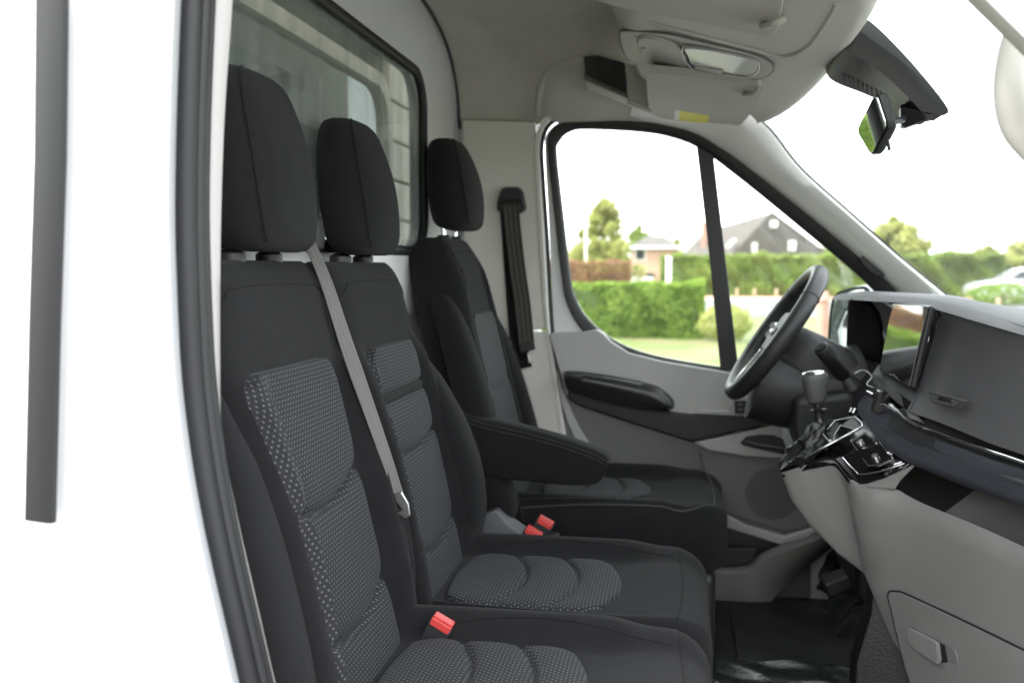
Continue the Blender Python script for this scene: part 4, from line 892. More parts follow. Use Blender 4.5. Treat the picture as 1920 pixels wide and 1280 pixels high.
prism('toggle', [PY(1668, 870, .01), PY(1682, 862, .01), PY(1692, 868, .0), PY(1676, 873, .0)], (0, 0, .004), 'chrome', cp, bev=.001)
tube('start_button', [PY(1602, 768, .20), PY(1598, 776, .195)], [.009, .008], 'chrome', pod, n=14)
# gear lever
gl = thing('gear_lever', PY(1532, 800, .17)-np.array((0, 0, .1)), 'gear lever with grey knob, chrome cap and crumpled black gaiter', 'gear lever')
gc = lambda a, b: PY(a, b, .17)
kn = [(1531, 757, .0145), (1530, 752, .0205), (1530, 740, .0235), (1529, 724, .0280), (1528, 709, .0295), (1528, 700, .0265), (1528, 696, .020)]
rings = []
for a, b, r_ in kn:
    p = gc(a, b); rings.append([p+np.array((r_*.95*math.copysign(abs(math.cos(q))**.75, math.cos(q)), r_*.85*math.copysign(abs(math.sin(q))**.75, math.sin(q)), .10*r_*math.cos(q))) for q in np.linspace(0, 2*math.pi, 24, endpoint=False)])
loft('knob', rings, 'knobm', gl, sub=1)
rings = []
for a, b, r_ in [(1526, 699.5, .0255), (1526, 696.5, .0235), (1526, 694.5, .015)]:
    p = gc(a, b); rings.append([p+np.array((r_*.98*math.cos(q), r_*.88*math.sin(q), .10*r_*math.cos(q))) for q in np.linspace(0, 2*math.pi, 24, endpoint=False)])
loft('chrome_cap', rings, 'chrome', gl)
tube('shaft', [gc(1533, 753), gc(1535, 790)], .0095, 'satin', gl, n=14)
tube('shaft_collar', [gc(1535, 763), gc(1535, 767), gc(1536, 770), gc(1536, 778), gc(1537, 790), gc(1539, 799), gc(1540, 801)], [.010, .018, .012, .0105, .012, .022, .023], 'satin', gl, n=18)
# crumpled gaiter
rings = []
gp = [((1540, 799), .150, .024), ((1535, 806), .150, .031), ((1530, 813), .148, .029), ((1524, 820), .145, .037), ((1519, 828), .142, .034), ((1512, 837), .138, .041), ((1505, 846), .135, .037), ((1497, 856), .132, .038), ((1492, 866), .13, .030)]
for k, ((a, b), y, r_) in enumerate(gp):
    p = PY(a, b, y); ring = []
    for q in np.linspace(0, 2*math.pi, 40, endpoint=False):
        rr2 = r_*(1+.14*math.sin(4*q+k*1.9)+.10*math.sin(7*q-k*2.6)+.05*math.sin(13*q+k))
        ring.append(p+np.array((rr2*math.cos(q)*.95, rr2*math.sin(q)*1.1, .012*math.sin(3*q+k)+.35*rr2*math.cos(q))))
    rings.append(ring)
loft('gaiter', rings, 'gait', gl)
# ---- steering column and wheel
sc_ = thing('steering_column', (.34, .50, 1.35), 'dark grey steering column shroud with a chunky stalk behind the wheel', 'steering column')
ctr = np.array((.243, .50, 1.405)); wn = np.array((-.31, 0, .207)); wn /= np.linalg.norm(wn)   # wheel axis towards the driver
wu = np.array((.207, 0, .31)); wu /= np.linalg.norm(wu); wl = np.array((0, 1., 0))
rings = []
for d, a, b, e in ((.03, .045, .05, 0), (.045, .062, .062, 0), (.09, .075, .07, .0), (.16, .085, .078, .01), (.26, .09, .09, .02), (.34, .085, .085, .03)):
    p = ctr-wn*d; rings.append([p+wl*a*math.copysign(abs(math.cos(q))**.6, math.cos(q))+wu*(b*math.copysign(abs(math.sin(q))**.6, math.sin(q))-.012) for q in np.linspace(0, 2*math.pi, 28, endpoint=False)])
loft('column_shroud', rings, 'colm', sc_)
tube('shroud_seam', [p[21]*.0+np.array(p[15]) for p in rings[1:5]], .0015, 'rubber', sc_, n=6)
tube('stalk', cr([PY(1588, 712, .43), PY(1570, 692, .40), PY(1552, 668, .36)], 4), .017, 'black', sc_, n=16)
tube('stalk_end', [PY(1556, 672, .365), PY(1541, 654, .345), PY(1539, 652, .343)], [.0185, .0185, .015], 'black', sc_, n=18)
tube('stalk_cap', [PY(1541, 654, .344), PY(1537.5, 650, .340)], [.011, .010], 'satin', sc_, n=16)
tube('stalk_boot', [PY(1596, 724, .43), PY(1584, 706, .425)], [.036, .022], 'black', sc_, n=20)
# rounded knee cover
tube('knee_cover', [PY(1530, 770, .48), PY(1560, 790, .50)], [.115, .12], 'black', sc_, n=30)
tube('lower_shroud', cr([np.array((.20, .50, 1.28)), np.array((.28, .50, 1.26)), np.array((.38, .50, 1.27)), np.array((.46, .50, 1.29))], 4), .095, 'black', sc_, n=24)
prism('under_column_panel', pY([(1490, 745), (1600, 735), (1650, 800), (1610, 800), (1520, 880), (1500, 850), (1486, 800)], .36), (0, .2, 0), 'black', sc_, bev=.02)
wh = thing('steering_wheel', ctr, 'black leather steering wheel seen almost edge-on, with silver spoke trims', 'steering wheel')
RW = .180
rim_p = [ctr+wl*RW*math.cos(q)*1.0+wu*RW*math.sin(q) for q in np.linspace(0, 2*math.pi, 72, endpoint=False)]
rings = []
for i, q in enumerate(np.linspace(0, 2*math.pi, 72, endpoint=False)):
    ro = wl*math.cos(q)+wu*math.sin(q)
    rings.append([rim_p[i]+ro*.0200*math.cos(a)+wn*.0215*math.sin(a) for a in np.linspace(0, 2*math.pi, 16, endpoint=False)])
loft('rim', rings, 'leather', wh, loop=True)
def wp(a, b, c=0): return ctr+wl*a+wu*b+wn*c
for q in (rad(-22), rad(202), rad(38), rad(142)):
    ro = wl*math.cos(q)+wu*math.sin(q); tt = np.cross(ro, wn)
    pp = ctr+ro*RW
    tube('rim_seam', [pp+ro*.0204*math.cos(a)+wn*.0219*math.sin(a) for a in np.linspace(0, 2*math.pi, 16, endpoint=False)], .0009, 'rubber', wh, n=5, closed=True)
prism('hub_cover', [wp(*p, -.022) for p in ((-.062, .045), (-.045, .062), (.045, .062), (.062, .045), (.066, -.02), (.045, -.058), (-.045, -.058), (-.066, -.02))], wn*.026, 'colm', wh, bev=.012, seg=5)
for sg in (-1, 1):
    prism('spoke', [wp(sg*.055, .030, -.018), wp(sg*.172, .020, -.010), wp(sg*.172, -.020, -.010), wp(sg*.055, -.030, -.018)], wn*.014, 'black', wh, bev=.004)
    prism('spoke_trim', [wp(sg*.075, .024, -.002), wp(sg*.165, .016, .002), wp(sg*.160, -.004, .002), wp(sg*.075, -.006, -.002)], wn*.004, 'chrome', wh, bev=.001)
    for k in range(3): prism('wheel_button', [wp(sg*(.085+.024*k), .018, .003), wp(sg*(.102+.024*k), .017, .003), wp(sg*(.102+.024*k), .004, .003), wp(sg*(.085+.024*k), .004, .003)], wn*.003, 'satin', wh, bev=.001)
prism('spoke', [wp(-.026, -.05, -.016), wp(.026, -.05, -.016), wp(.034, -.172, -.008), wp(-.034, -.172, -.008)], wn*.012, 'black', wh, bev=.004)
prism('spoke_trim', [wp(-.036, -.055, .000), wp(-.016, -.060, .000), wp(-.024, -.166, .006), wp(-.050, -.166, .006)], wn*.004, 'chrome', wh, bev=.001)
prism('spoke_trim', [wp(.036, -.055, .000), wp(.016, -.060, .000), wp(.024, -.166, .006), wp(.050, -.166, .006)], wn*.004, 'chrome', wh, bev=.001)
# badge ring on the hub: two plain chrome chevrons
for sg in (-1, 1):
    tube('hub_badge', [wp(sg*.018, .012, .006), wp(sg*.006, -.010, .006), wp(0, .006, .006)], .0022, 'chrome', wh, n=6)
# ---- floor items
fl = thing('floor_mat', (.3, .3, .61), 'black ribbed rubber floor mat partly covered by clear protective film', 'floor mat')
mv = []; mf = []
xs_ = np.linspace(.02, .9, 60); ys_ = np.linspace(-.5, .78, 70)
for i, x in enumerate(xs_):
    for j, y in enumerate(ys_):
        mv.append((x, y, .605+(.10*((x-.62)/.28)**2 if x > .62 else 0)+.006*math.sin(x*23+y*9)*math.sin(y*17)))
for i in range(59):
    for j in range(69): a = i*70+j; mf.append((a, a+1, a+71, a+70))
mk('mat_sheet', mv, mf, 'matr', fl)
for k in range(3):
    x = .06+k*.05
    tube('mat_rib', [np.array((x, y, .612+.006*math.sin(x*23+y*9)*math.sin(y*17))) for y in np.linspace(.0, .72, 24)], .0032, 'matr', fl, n=5)
fm = []; 
for i, x in enumerate(np.linspace(.05, .62, 80)):
    fm.append([np.array((x, y, .628+.006*math.sin(x*31+y*13)*math.sin(y*21+x*7)+.004*math.sin(y*60+x*20))) for y in np.linspace(-.30, .34, 80)])
loft('protective_film', fm, 'floorp', fl, closed=False, caps=False)
wa = thing('wheel_arch_liner', (.5, .6, .8), 'dark crinkled film-covered footwell carpet below the driver door', 'footwell')
rings = []
for i in range(30):
    t_ = i/29; a = rad(20+75*t_); ring = []
    for j in range(24):
        y = .40+.44*j/23
        ring.append(np.array((.80-.42*math.cos(a)+.01*math.sin(y*40+t_*9), y, .55+.42*math.sin(a)*.85+.006*math.sin(t_*50+y*30))))
    rings.append(ring)
loft('arch_cover', rings, 'floorp', wa, closed=False, caps=False)
pdl = thing('pedal', PY(1560, 1130, .42), 'black brake pedal in the dark driver footwell', 'pedal')
prism('pedal_pad', pY([(1545, 1095), (1602, 1075), (1612, 1100), (1556, 1122)], .46), (0, .07, 0), 'deep', pdl, bev=.006)
tube('pedal_arm', [PY(1580, 1095, .49), PY(1606, 1030, .50), PY(1640, 960, .50)], .008, 'deep', pdl)
tub = prism('heater_housing', pY([(1600, 985), (1680, 985), (1700, 1160), (1640, 1165), (1606, 1120)], .34), (0, .3, 0), 'deep', dash, bev=.02)
# ================================================================== overhead
oc = thing('overhead_console', (.1, 0, 2.03), 'pale overhead storage console across the windscreen header with reading lamps', 'overhead console')
def ohp(y):
    """lower profile (x,z) of the console at cross position y"""
    s_ = abs(y)/.8; c_ = float(sstep(.42, .12, abs(y)))
    zb = 2.015-.02*s_; fx = whead(y)
    return [(-.150-.0*s_, 2.31), (-.165+.02*s_, 2.20), (-.155+.03*s_, 2.13), (-.135+.03*s_, 2.085), (-.10, 2.055-.008*s_+.0*c_), (-.03, 2.030-.015*s_), (.06, 2.004-.02*s_), (.14, 1.985-.025*s_), (.20, 1.972-.028*s_), (fx-.03, 1.965-.03*s_), (fx-.005, 1.972-.03*s_), (fx+.012, 1.99-.03*s_), (fx+.02, 2.03-.03*s_)]
rings = []
for y in np.linspace(-.80, .42, 40):
    rings.append(cr([np.array((x, y, z)) for x, z in ohp(y)], 5))
# far end turns up into the door header
for y, up_ in ((.50, .004), (.58, .012), (.66, .03), (.72, .06)):
    rings.append(cr([np.array((x, y, z+up_*(.3 if x > .15 else 1))) for x, z in ohp(y)], 5))
loft('console_shell', rings, 'over', oc, closed=False, caps=False)
def ohz(x, y):
    P = ohp(y); return float(np.interp(x, [p[0] for p in P[1:-3]], [p[1] for p in P[1:-3]]))
def oh(px, py, drop=0):
    """point on the console's underside along a sight line"""
    lo_, hi_ = -.9, .9
    best = None
    for y in np.linspace(-.8, .75, 400):
        p = PY(px, py, y); e = abs(p[2]-(ohz(p[0], y)-drop))
        if -.13 < p[0] < .30 and (best is None or e < best[0]): best = (e, p)
    return best[1]
def ohpoly(pts, drop): return [oh(a, b, drop) for a, b in pts]
lampo = [(1162, 66), (1180, 60), (1250, 66), (1330, 84), (1400, 100), (1440, 116), (1450, 132), (1430, 148), (1380, 150), (1290, 136), (1200, 120), (1172, 104)]
P_ = cr(ohpoly(lampo, .006), 4, True)
lu = prism('lamp_unit', P_, (0, 0, .012), 'over', oc, bev=.004)
tube('lamp_unit_gap', [p+np.array((0, 0, .003)) for p in P_], .0028, 'grey2', oc, n=6, closed=True)
prism('glasses_flap', cr(ohpoly([(1196, 76), (1230, 76), (1272, 92), (1288, 118), (1280, 128), (1220, 118), (1200, 104)], .011), 4, True), (0, 0, .01), 'over', lu, bev=.003)
prism('flap_button', ohpoly([(1201, 92), (1210, 92), (1212, 106), (1203, 106)], .014), (0, 0, .006), 'over', lu, bev=.002)
prism('lamp_lens', cr(ohpoly([(1284, 92), (1330, 96), (1390, 108), (1416, 118), (1418, 132), (1400, 142), (1360, 136), (1300, 124), (1290, 108)], .010), 3, True), (0, 0, .008), 'lens', lu, bev=.003)
tube('lamp_rim', cr(ohpoly([(1280, 88), (1330, 92), (1392, 104), (1420, 116), (1422, 134), (1402, 145), (1358, 140), (1296, 128)], .012), 3, True), .0012, 'steel', lu, n=6, closed=True)
prism('lamp_switch', ohpoly([(1302, 126), (1330, 130), (1356, 134), (1352, 142), (1300, 134)], .013), (0, 0, .005), 'over', lu, bev=.0015)
tube('console_ridge', cr(ohpoly([(1215, 42), (1300, 64), (1400, 90), (1470, 106), (1515, 88), (1545, 50), (1570, 8)], .001), 6), .0045, 'over', oc, n=8)
_on_late = [(1108, 104), (1070, 112), (1036, 128), (1017, 155), (1010, 190), (1009, 218)]
# visors
v1 = thing('sun_visor', oh(1320, 190), 'pale grey driver sun visor with yellow warning sticker, folded up', 'sun visor')
def v1p(a, b, d=0): return _pl(a, b, (.17, 0, 1), 2.0-.17*.06-.004-d)
vp = [(1212, 142), (1218, 137), (1300, 145), (1400, 158), (1424, 162), (1428, 172), (1408, 212), (1380, 240), (1350, 246), (1290, 236), (1226, 216), (1216, 200)]
prism('visor_panel', cr([v1p(a, b) for a, b in vp], 4, True), (0, 0, .018), 'visor', v1, bev=.007, seg=4)
prism('warning_label', [v1p(a, b, .0012) for a, b in ((1266, 207), (1330, 218), (1324, 241), (1264, 229))], (0, 0, .002), 'yellow', v1, bev=0)
prism('label_text_block', [v1p(a, b, .0018) for a, b in ((1266, 207), (1274, 208.5), (1272, 230.5), (1264, 229))], (0, 0, .001), 'label', v1, bev=0)
tube('visor_clip', cr([v1p(1396, 178, .004), v1p(1412, 176, .012), v1p(1424, 168, .004)], 4), .006, 'over', v1, n=8)
v2 = thing('sun_visor', oh(1300, 40), 'pale grey passenger sun visor at the top of the picture, without a sticker', 'sun visor')
def v2p(a, b, d=0): return v1p(a, b, d)
vp2 = [(1090, -140), (1100, -30), (1112, 2), (1160, 16), (1250, 34), (1350, 52), (1430, 70), (1452, 70), (1462, 55), (1470, 10), (1476, -140)]
prism('visor_panel', [v2p(a, b) for a, b in vp2], (0, 0, .018), 'visor', v2, bev=.007, seg=4)
tube('visor_clip', cr([v2p(1430, 50, .004), v2p(1452, 44, .014), v2p(1472, 34, .006)], 4), .0065, 'over', v2, n=8)
prism('clip_socket', [v2p(a, b, .001) for a, b in ((1428, 44), (1444, 42), (1446, 52), (1430, 54))], (0, 0, .003), 'rubber', v2, bev=.001)
# shelf pocket on the driver side
sp_ = thing('overhead_shelf', (-.1, .7, 2.08), 'overhead storage pocket, its shaded mouth a black panel, above the driver door', 'storage shelf')
prism('pocket_shade', pY([(1094, 106), (1120, 104), (1172, 118), (1176, 176), (1140, 162), (1098, 142)], .74), (0, .03, 0), 'rubber', sp_, bev=.004)  # solid black panel in place of the shade inside the pocket
prism('pocket_divider', pY([(1096, 106), (1118, 104), (1120, 150), (1100, 144)], .735), (0, .02, 0), 'black', sp_, bev=.003)
strip('pocket_lip', cr(pY([(1094, 140), (1110, 148), (1176, 178), (1215, 200)], .72), 6), cr(pY([(1100, 168), (1116, 172), (1180, 196), (1222, 212)], .73), 6), 'over', sp_, mids=[cr(pY([(1094, 150), (1112, 158), (1178, 186), (1218, 204)], .70), 6)], thick=.006)
prism('pocket_post', pY([(1174, 118), (1212, 130), (1222, 212), (1176, 196)], .70), (0, .03, 0), 'over', sp_, bev=.006)
# ---- mirror with its big housing on the windscreen
hs_ = thing('sensor_housing', (.36, 0, 1.92), 'black plastic camera housing on the windscreen with cooling slots', 'sensor housing')
A_ = [PY(1603, 26, -.06), PY(1625, 36, -.07), PY(1660, 66, -.07), PY(1720, 130, -.07), PY(1777, 203, -.06), PY(1768, 216, -.06)]
B_ = [PY(1572, 64, -.05), PY(1590, 96, -.06), PY(1640, 126, -.06), PY(1700, 180, -.06), PY(1744, 226, -.05), PY(1750, 222, -.05)]
D_ = [PY(1551, 100, .06), PY(1554, 146, .06), PY(1620, 176, .06), PY(1662, 196, .05), PY(1694, 240, .03), PY(1735, 222, 0)]
E_ = [p+np.array((.05, .08, .06)) for p in D_]
hsh = strip('housing_shell', cr(A_, 5), cr(E_, 5), 'satin', hs_, mids=[cr([(a*.6+b*.4)+np.array((-.004, -.003, 0)) for a, b in zip(A_, B_)], 5), cr(B_, 5), cr([(a*.5+b*.5) for a, b in zip(B_, D_)], 5), cr(D_, 5)], n=50)
prism('housing_cap', [PY(1688, 200, -.05), PY(1746, 214, -.06), PY(1768, 212, -.05), PY(1742, 224, -.04), PY(1697, 240, -.02), PY(1690, 236, -.02)], (.01, .06, .005), 'satin', hs_, bev=.003)
from mathutils.bvhtree import BVHTree
def on(obj, px, py, lift=.001):
    """where a sight line meets a finished part, lifted a little off its surface"""
    off = parent_off(obj.parent); me = obj.data
    bv = BVHTree.FromPolygons([v.co for v in me.vertices], [p.vertices[:] for p in me.polygons])
    r = F+(px-960)/FPX*R-(py-640)/FPX*U; d = Vector(r).normalized()
    h = bv.ray_cast(Vector(C-off), d)[0]
    return None if h is None else np.array(h)+off-np.array(d)*lift
lin_o = bpy.data.objects['roof_lining']
fp = [on(lin_o, a, b, -.004) for a, b in _on_late]
if all(p is not None for p in fp): tube('lining_fold', cr(fp, 5), .011, 'head', hl, n=12)
for k in range(10):
    a = 1580+k*8.6; b = 138+k*4.1
    q_ = [on(hsh, x_, y_, .0015) for x_, y_ in ((a, b), (a+4.2, b+2), (a+5.2, b+18), (a+1, b+16))]
    if all(v is not None for v in q_): prism('cooling_slot', q_, (.001, .003, 0), 'rubber', hs_, bev=0)
mr = thing('rear_view_mirror', (.36, -.05, 1.83), 'small interior mirror hanging from the housing, its glass reflecting green', 'mirror')
mn = np.array((-.93, -.21, -.21)); mn /= np.linalg.norm(mn); m0 = np.array((.36, -.05, 1.83))
mc = [_pl(a, b, mn, mn@m0) for a, b in ((1643, 175), (1663, 236), (1635, 291), (1608, 245))]
cc = sum(mc)/4; mo = [cc+(p-cc)*1.07+np.array((.002, 0, 0)) for p in cr(mc, 1, True)]
def rpoly(P, r=.18, n=4):
    out = []; N = len(P)
    for i in range(N):
        a, b, c_ = P[i-1], P[i], P[(i+1) % N]
        p0 = b+(a-b)*r; p2 = b+(c_-b)*r
        for k in range(n+1):
            t = k/n; out.append((1-t)**2*p0+2*t*(1-t)*b+t*t*p2)
    return out
mb_ = rpoly(mo)
loft('mirror_shell', [mb_, [p+np.array((.012, -.002, 0)) for p in mb_], [cc+(p-cc)*.90+np.array((.017, -.004, 0)) for p in mb_], [cc+(p-cc)*.6+np.array((.022, -.004, 0)) for p in mb_]], 'black', mr)
prism('mirror_glass', [cc+(p-cc)*1.0-np.array((.0015, 0, 0)) for p in rpoly(mc)], (.002, 0, 0), 'mirror', mr, bev=0)
tube('mirror_arm', cr([PY(1675, 228, -.06), PY(1688, 226, -.05), PY(1694, 222, -.04), PY(1694, 200, -.02)], 4), .006, 'satin', mr, n=10)
tube('dip_lever', [PY(1664, 262, -.12), PY(1668, 282, -.12)], .003, 'satin', mr, n=8)
# ---- outside door mirror
om = thing('door_mirror', (.50, 1.15, 1.45), 'white-capped exterior mirror outside the driver window, its glass showing foliage', 'door mirror')
ml = pY([(1560, 562), (1572, 546), (1600, 538), (1625, 536), (1640, 560), (1650, 640), (1630, 668), (1580, 664), (1552, 655), (1555, 600)], 1.14)
mlr = rpoly(ml, .25, 2); cc = sum(ml)/len(ml)
loft('mirror_body', [mlr, [cc+(p-cc)*1.06+np.array((.02, .0, 0)) for p in mlr], [cc+(p-cc)*1.0+np.array((.08, .01, 0)) for p in mlr], [cc+(p-cc)*.75+np.array((.13, .02, 0)) for p in mlr]], 'white', om)
prism('mirror_frame', [cc+(p-cc)*1.0-np.array((.002, .001, 0)) for p in mlr], (.004, 0, 0), 'black', om, bev=.001)
gq = [cc+(p-cc)*np.array((.86, 1, .90))-np.array((.004, .004, 0)) for p in mlr]
prism('mirror_glass', [p+np.array((0.0, -.0, 0)) for p in gq], (.002, 0.001, 0), 'mirror', om, bev=0)
tube('mirror_arm', [PY(1640, 660, 1.05), PY(1660, 680, .93)], .03, 'black', om, n=12)
# ================================================================== the street outside
def sheet(name, x0, x1, y0, y1, z, m, label=None, kind='structure', nx=2, ny=2):
    vs = [(x, y, z) for x in np.linspace(x0, x1, nx) for y in np.linspace(y0, y1, ny)]
    fs = [(i*ny+j, i*ny+j+1, (i+1)*ny+j+1, (i+1)*ny+j) for i in range(nx-1) for j in range(ny-1)]
    return tag(mk(name, vs, fs, m, None, False), kind=kind)
M['lawn'] = leafmat('lawn', (.11, .17, .045), (.20, .17, .10), .9)
M['yard'] = mat('grey_paving', (.10, .098, .094), .9, var=.12, vscale=3)
M['asphalt'] = mat('asphalt', (.10, .10, .105), .9, var=.1, vscale=3)
M['brickpave'] = mat('red_paving', (.36, .20, .16), .9, var=.15, vscale=5)
M['concrete'] = mat('concrete', (.42, .40, .37), .9, var=.08, vscale=2)
M['leafA'] = leafmat('hedge_leaf', (.15, .24, .03), (.27, .37, .07), 3)
M['leafB'] = leafmat('far_hedge_leaf', (.18, .27, .06), (.28, .34, .10), .8)
M['leafC'] = leafmat('copper_leaf', (.28, .14, .08), (.32, .20, .10), 1.2)
M['leafD'] = leafmat('spring_leaf', (.30, .34, .09), (.40, .40, .15), .6)
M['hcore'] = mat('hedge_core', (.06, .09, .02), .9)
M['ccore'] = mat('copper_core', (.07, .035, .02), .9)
M['bark'] = mat('bark', (.10, .08, .06), .9, var=.2)
M['brick'] = mat('pale_brick', (.42, .27, .20), .85, var=.12, vscale=3)
M['tile'] = mat('roof_tile', (.07, .06, .058), .8, var=.15, vscale=2)
M['woodp'] = mat('stake_wood', (.42, .30, .20), .8, var=.2, vscale=10)
M['carp'] = mat('silver_paint', (.5, .53, .57), .25, metal=.4, coat=1)
M['dkgl'] = mat('far_window', (.03, .035, .04), .1)
M['whitep'] = mat('white_render', (.7, .7, .68), .7)
g = sheet('ground', -1500, 1500, -1200, 1500, 0, 'lawn', nx=6, ny=8)
sheet('parking_ground', -8, 14, -9, 8.0, .004, 'yard')
sheet('road', -60, 120, 27.5, 40.0, .012, 'asphalt')
sheet('kerb', -60, 120, 40.0, 42.2, .05, 'concrete'); sheet('pavement', -60, 120, 42.2, 46.2, .06, 'brickpave')
sheet('path', 8.0, 16, 19, 27.5, .010, 'concrete'); sheet('verge_path', 14, 60, 22, 27.5, .011, 'concrete')
def leaves(n, sampler, size, seed, jit=.6):
    r_ = np.random.default_rng(seed); P = sampler(n, r_)
    n = len(P); A = r_.normal(size=(n, 3)); A /= np.linalg.norm(A, axis=1)[:, None]
    B = r_.normal(size=(n, 3)); B -= A*(A*B).sum(1)[:, None]; B /= np.linalg.norm(B, axis=1)[:, None]
    s = size*(1+jit*(r_.random(n)-.5))[:, None]
    vs = np.stack([P-A*s*.5, P+B*s*.32, P+A*s*.5, P-B*s*.32], 1).reshape(-1, 3)
    fs = np.arange(n*4).reshape(-1, 4)
    return vs, fs
def fastmesh(name, vs, fs, m, parent):
    off = parent_off(parent); me = bpy.data.meshes.new(name)
    me.from_pydata((vs-off).tolist(), [], fs.tolist()); me.materials.append(M[m])
    o = bpy.data.objects.new(name, me); col.objects.link(o); o.parent = parent; return o
def hedge(name, x0, x1, y0, y1, h, m, core, n, size, label, seed, cat='hedge', lump=.12):
    t = thing(name, ((x0+x1)/2, (y0+y1)/2, 0), label, cat)
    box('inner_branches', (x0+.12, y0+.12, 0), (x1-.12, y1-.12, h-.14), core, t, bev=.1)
    def smp(n, r_):
        f = r_.random(n); X = x0+(x1-x0)*r_.random(n); Yv = y0+(y1-y0)*r_.random(n); Z = h*r_.random(n)
        side = r_.integers(0, 10, n); d = np.abs(r_.normal(0, .05, n))
        Yv = np.where(side < 6, y0+d, Yv); Z = np.where((side >= 6) & (side < 9), h-d, Z); e = side == 9
        X = np.where(e, np.where(r_.random(n) < .5, x0+d, x1-d), X)
        bump = lump*(np.sin(X*2.3+seed)*np.sin(Z*3.1+X)+.6*np.sin(X*5.7+Z*4))
        Yv = Yv-np.where(side < 6, bump, 0); Z = Z+np.where(side >= 6, bump*.45, 0)
        return np.stack([X, Yv, Z], 1)
    vs, fs = leaves(n, smp, size, seed); fastmesh('foliage', vs, fs, m, t); return t
def gx(px, D): # x at distance D for a pixel column on the horizon
    return PY(px, 500, D-1.85)[0]
D1 = 20
hedge('hedge', gx(1040, D1)-14, gx(1322, D1), D1-1.85, D1-1.85+1.2, 1.22, 'leafA', 'hcore', 60000, .085, 'bright green clipped hedge nearest the van, seen through the side window', 3)
def bush(name, cx_, cy_, r_, h, m, n, size, label, seed, cat='bush', z0=0, core='hcore'):
    t = thing(name, (cx_, cy_, 0), label, cat)
    def smp(n, g_):
        d = g_.normal(size=(n, 3)); d /= np.linalg.norm(d, axis=1)[:, None]
        k = (.80+.22*g_.random(n))*(1+.12*np.sin(d[:, 0]*6+seed)*np.sin(d[:, 2]*7+d[:, 1]*5))
        return np.stack([cx_+d[:, 0]*r_*k, cy_+d[:, 1]*r_*k, z0+h/2+d[:, 2]*h/2*k], 1)
    vs, fs = leaves(n, smp, size, seed); vs[:, 2] = np.maximum(vs[:, 2], .01); fastmesh('foliage', vs, fs, m, t)
    tube('stem', [(cx_, cy_, 0), (cx_, cy_, z0+h*.5)], [r_*.12, r_*.05], 'bark', t, n=6)
    return t
bush('round_bush', gx(1362, 19.6), 17.9, .55, .75, 'leafD', 4000, .06, 'low round olive bush at the right end of the near hedge', 5)
D2 = 48
hedge('hedge', gx(1240, D2), gx(1760, D2)+3, D2-1.85, D2-.2, 2.15, 'leafB', 'hcore', 46000, .22, 'long light green hedge across the road in front of the dark-roofed house', 8, lump=.25)
hedge('hedge', gx(1050, 46)-42, gx(1180, 46), 44.2, 45.6, 1.85, 'leafC', 'ccore', 40000, .16, 'reddish copper beech hedge left of the brick house', 9, lump=.2)
hedge('hedge', gx(1760, 42)+1, gx(1760, 42)+40, 48, 51, 2.0, 'leafD', 'hcore', 16000, .26, 'loose pale green hedge seen through the windscreen behind the parked car', 10, lump=.5)
def tree(px, D, top_py, base_py, wpx, m, n, size, label, seed, shape='cone', group=None):
    x = gx(px, D); y = D-1.85; H = 1.57+(500-top_py)/FPX*D*1.0; r_ = wpx/2/FPX*D*1.25
    t = thing('tree', (x, y, 0), label, 'tree', group)
    g_ = np.random.default_rng(seed); nb = 70
    z0 = H*.16; cl = []
    for k in range(nb):
        q = g_.random()**.9; z = z0+(H-z0)*q
        env = (math.sin(math.pi*min(1, (q*.9+.14)))**.7 if shape == 'round' else (1-q)**.75*.95+.08)
        a = g_.random()*6.283; rr_ = r_*env*math.sqrt(g_.random())*.9
        cl.append((x+rr_*math.cos(a), y+rr_*math.sin(a), z, r_*(.10+.16*g_.random())*(.6+.6*env)))
        if k % 3 == 0: tube('limb', [(x, y, z*.75), ((x+cl[-1][0])/2, (y+cl[-1][1])/2, z*.88), cl[-1][:3]], [H*.008, H*.006, H*.003], 'bark', t, n=5)
    cl = np.array(cl)
    def smp(n, r2):
        i = r2.integers(0, nb, n); d = r2.normal(size=(n, 3)); d /= np.linalg.norm(d, axis=1)[:, None]
        return cl[i, :3]+d*(cl[i, 3]*(.35+.7*r2.random(n)**.5))[:, None]
    vs, fs = leaves(n, smp, size, seed); fastmesh('crown', vs, fs, m, t)
    tube('trunk', [(x, y, 0), (x+.05, y, H*.35), (x, y, H*.85)], [H*.022, H*.016, H*.004], 'bark', t, n=8)
    return t
tree(1132, 70, 382, 490, 118, 'leafD', 9000, .30, 'tall feathery yellow-green tree behind the copper hedge', 21)
tree(1092, 72, 455, 490, 60, 'leafD', 3000, .28, 'lower bushy yellow-green tree at the left edge of the side window', 22, 'round')
tree(1198, 95, 425, 490, 60, 'leafB', 3500, .34, 'rounded mid-green tree between the feathery tree and the brick house', 23, 'round')
tree(1268, 110, 447, 490, 34, 'leafD', 2000, .35, 'small distant tree between the two houses', 24, 'round')
tree(1580, 110, 430, 490, 70, 'leafB', 3000, .4, 'distant green tree behind the right end of the dark roof', 29, 'round')
tree(1672, 60, 416, 500, 104, 'leafD', 9000, .32, 'broad soft green tree beside the A pillar, seen through the windscreen', 25, 'round')  # windscreen trees: paler leaf colour imitates the wash-out of glare
tree(1780, 62, 480, 500, 110, 'leafD', 5000, .30, 'low yellowish tree in the middle of the windscreen view', 26, 'round')
tree(1850, 66, 470, 500, 90, 'leafD', 5000, .30, 'upright pale tree behind the parked car', 27, 'round')
tree(1935, 64, 455, 500, 110, 'leafD', 6000, .30, 'darker green tree at the right edge behind the parked car', 28, 'round')
tree(2080, 64, 440, 500, 160, 'leafB', 6000, .34, 'tall green tree beyond the right edge of the photo', 30, 'round')
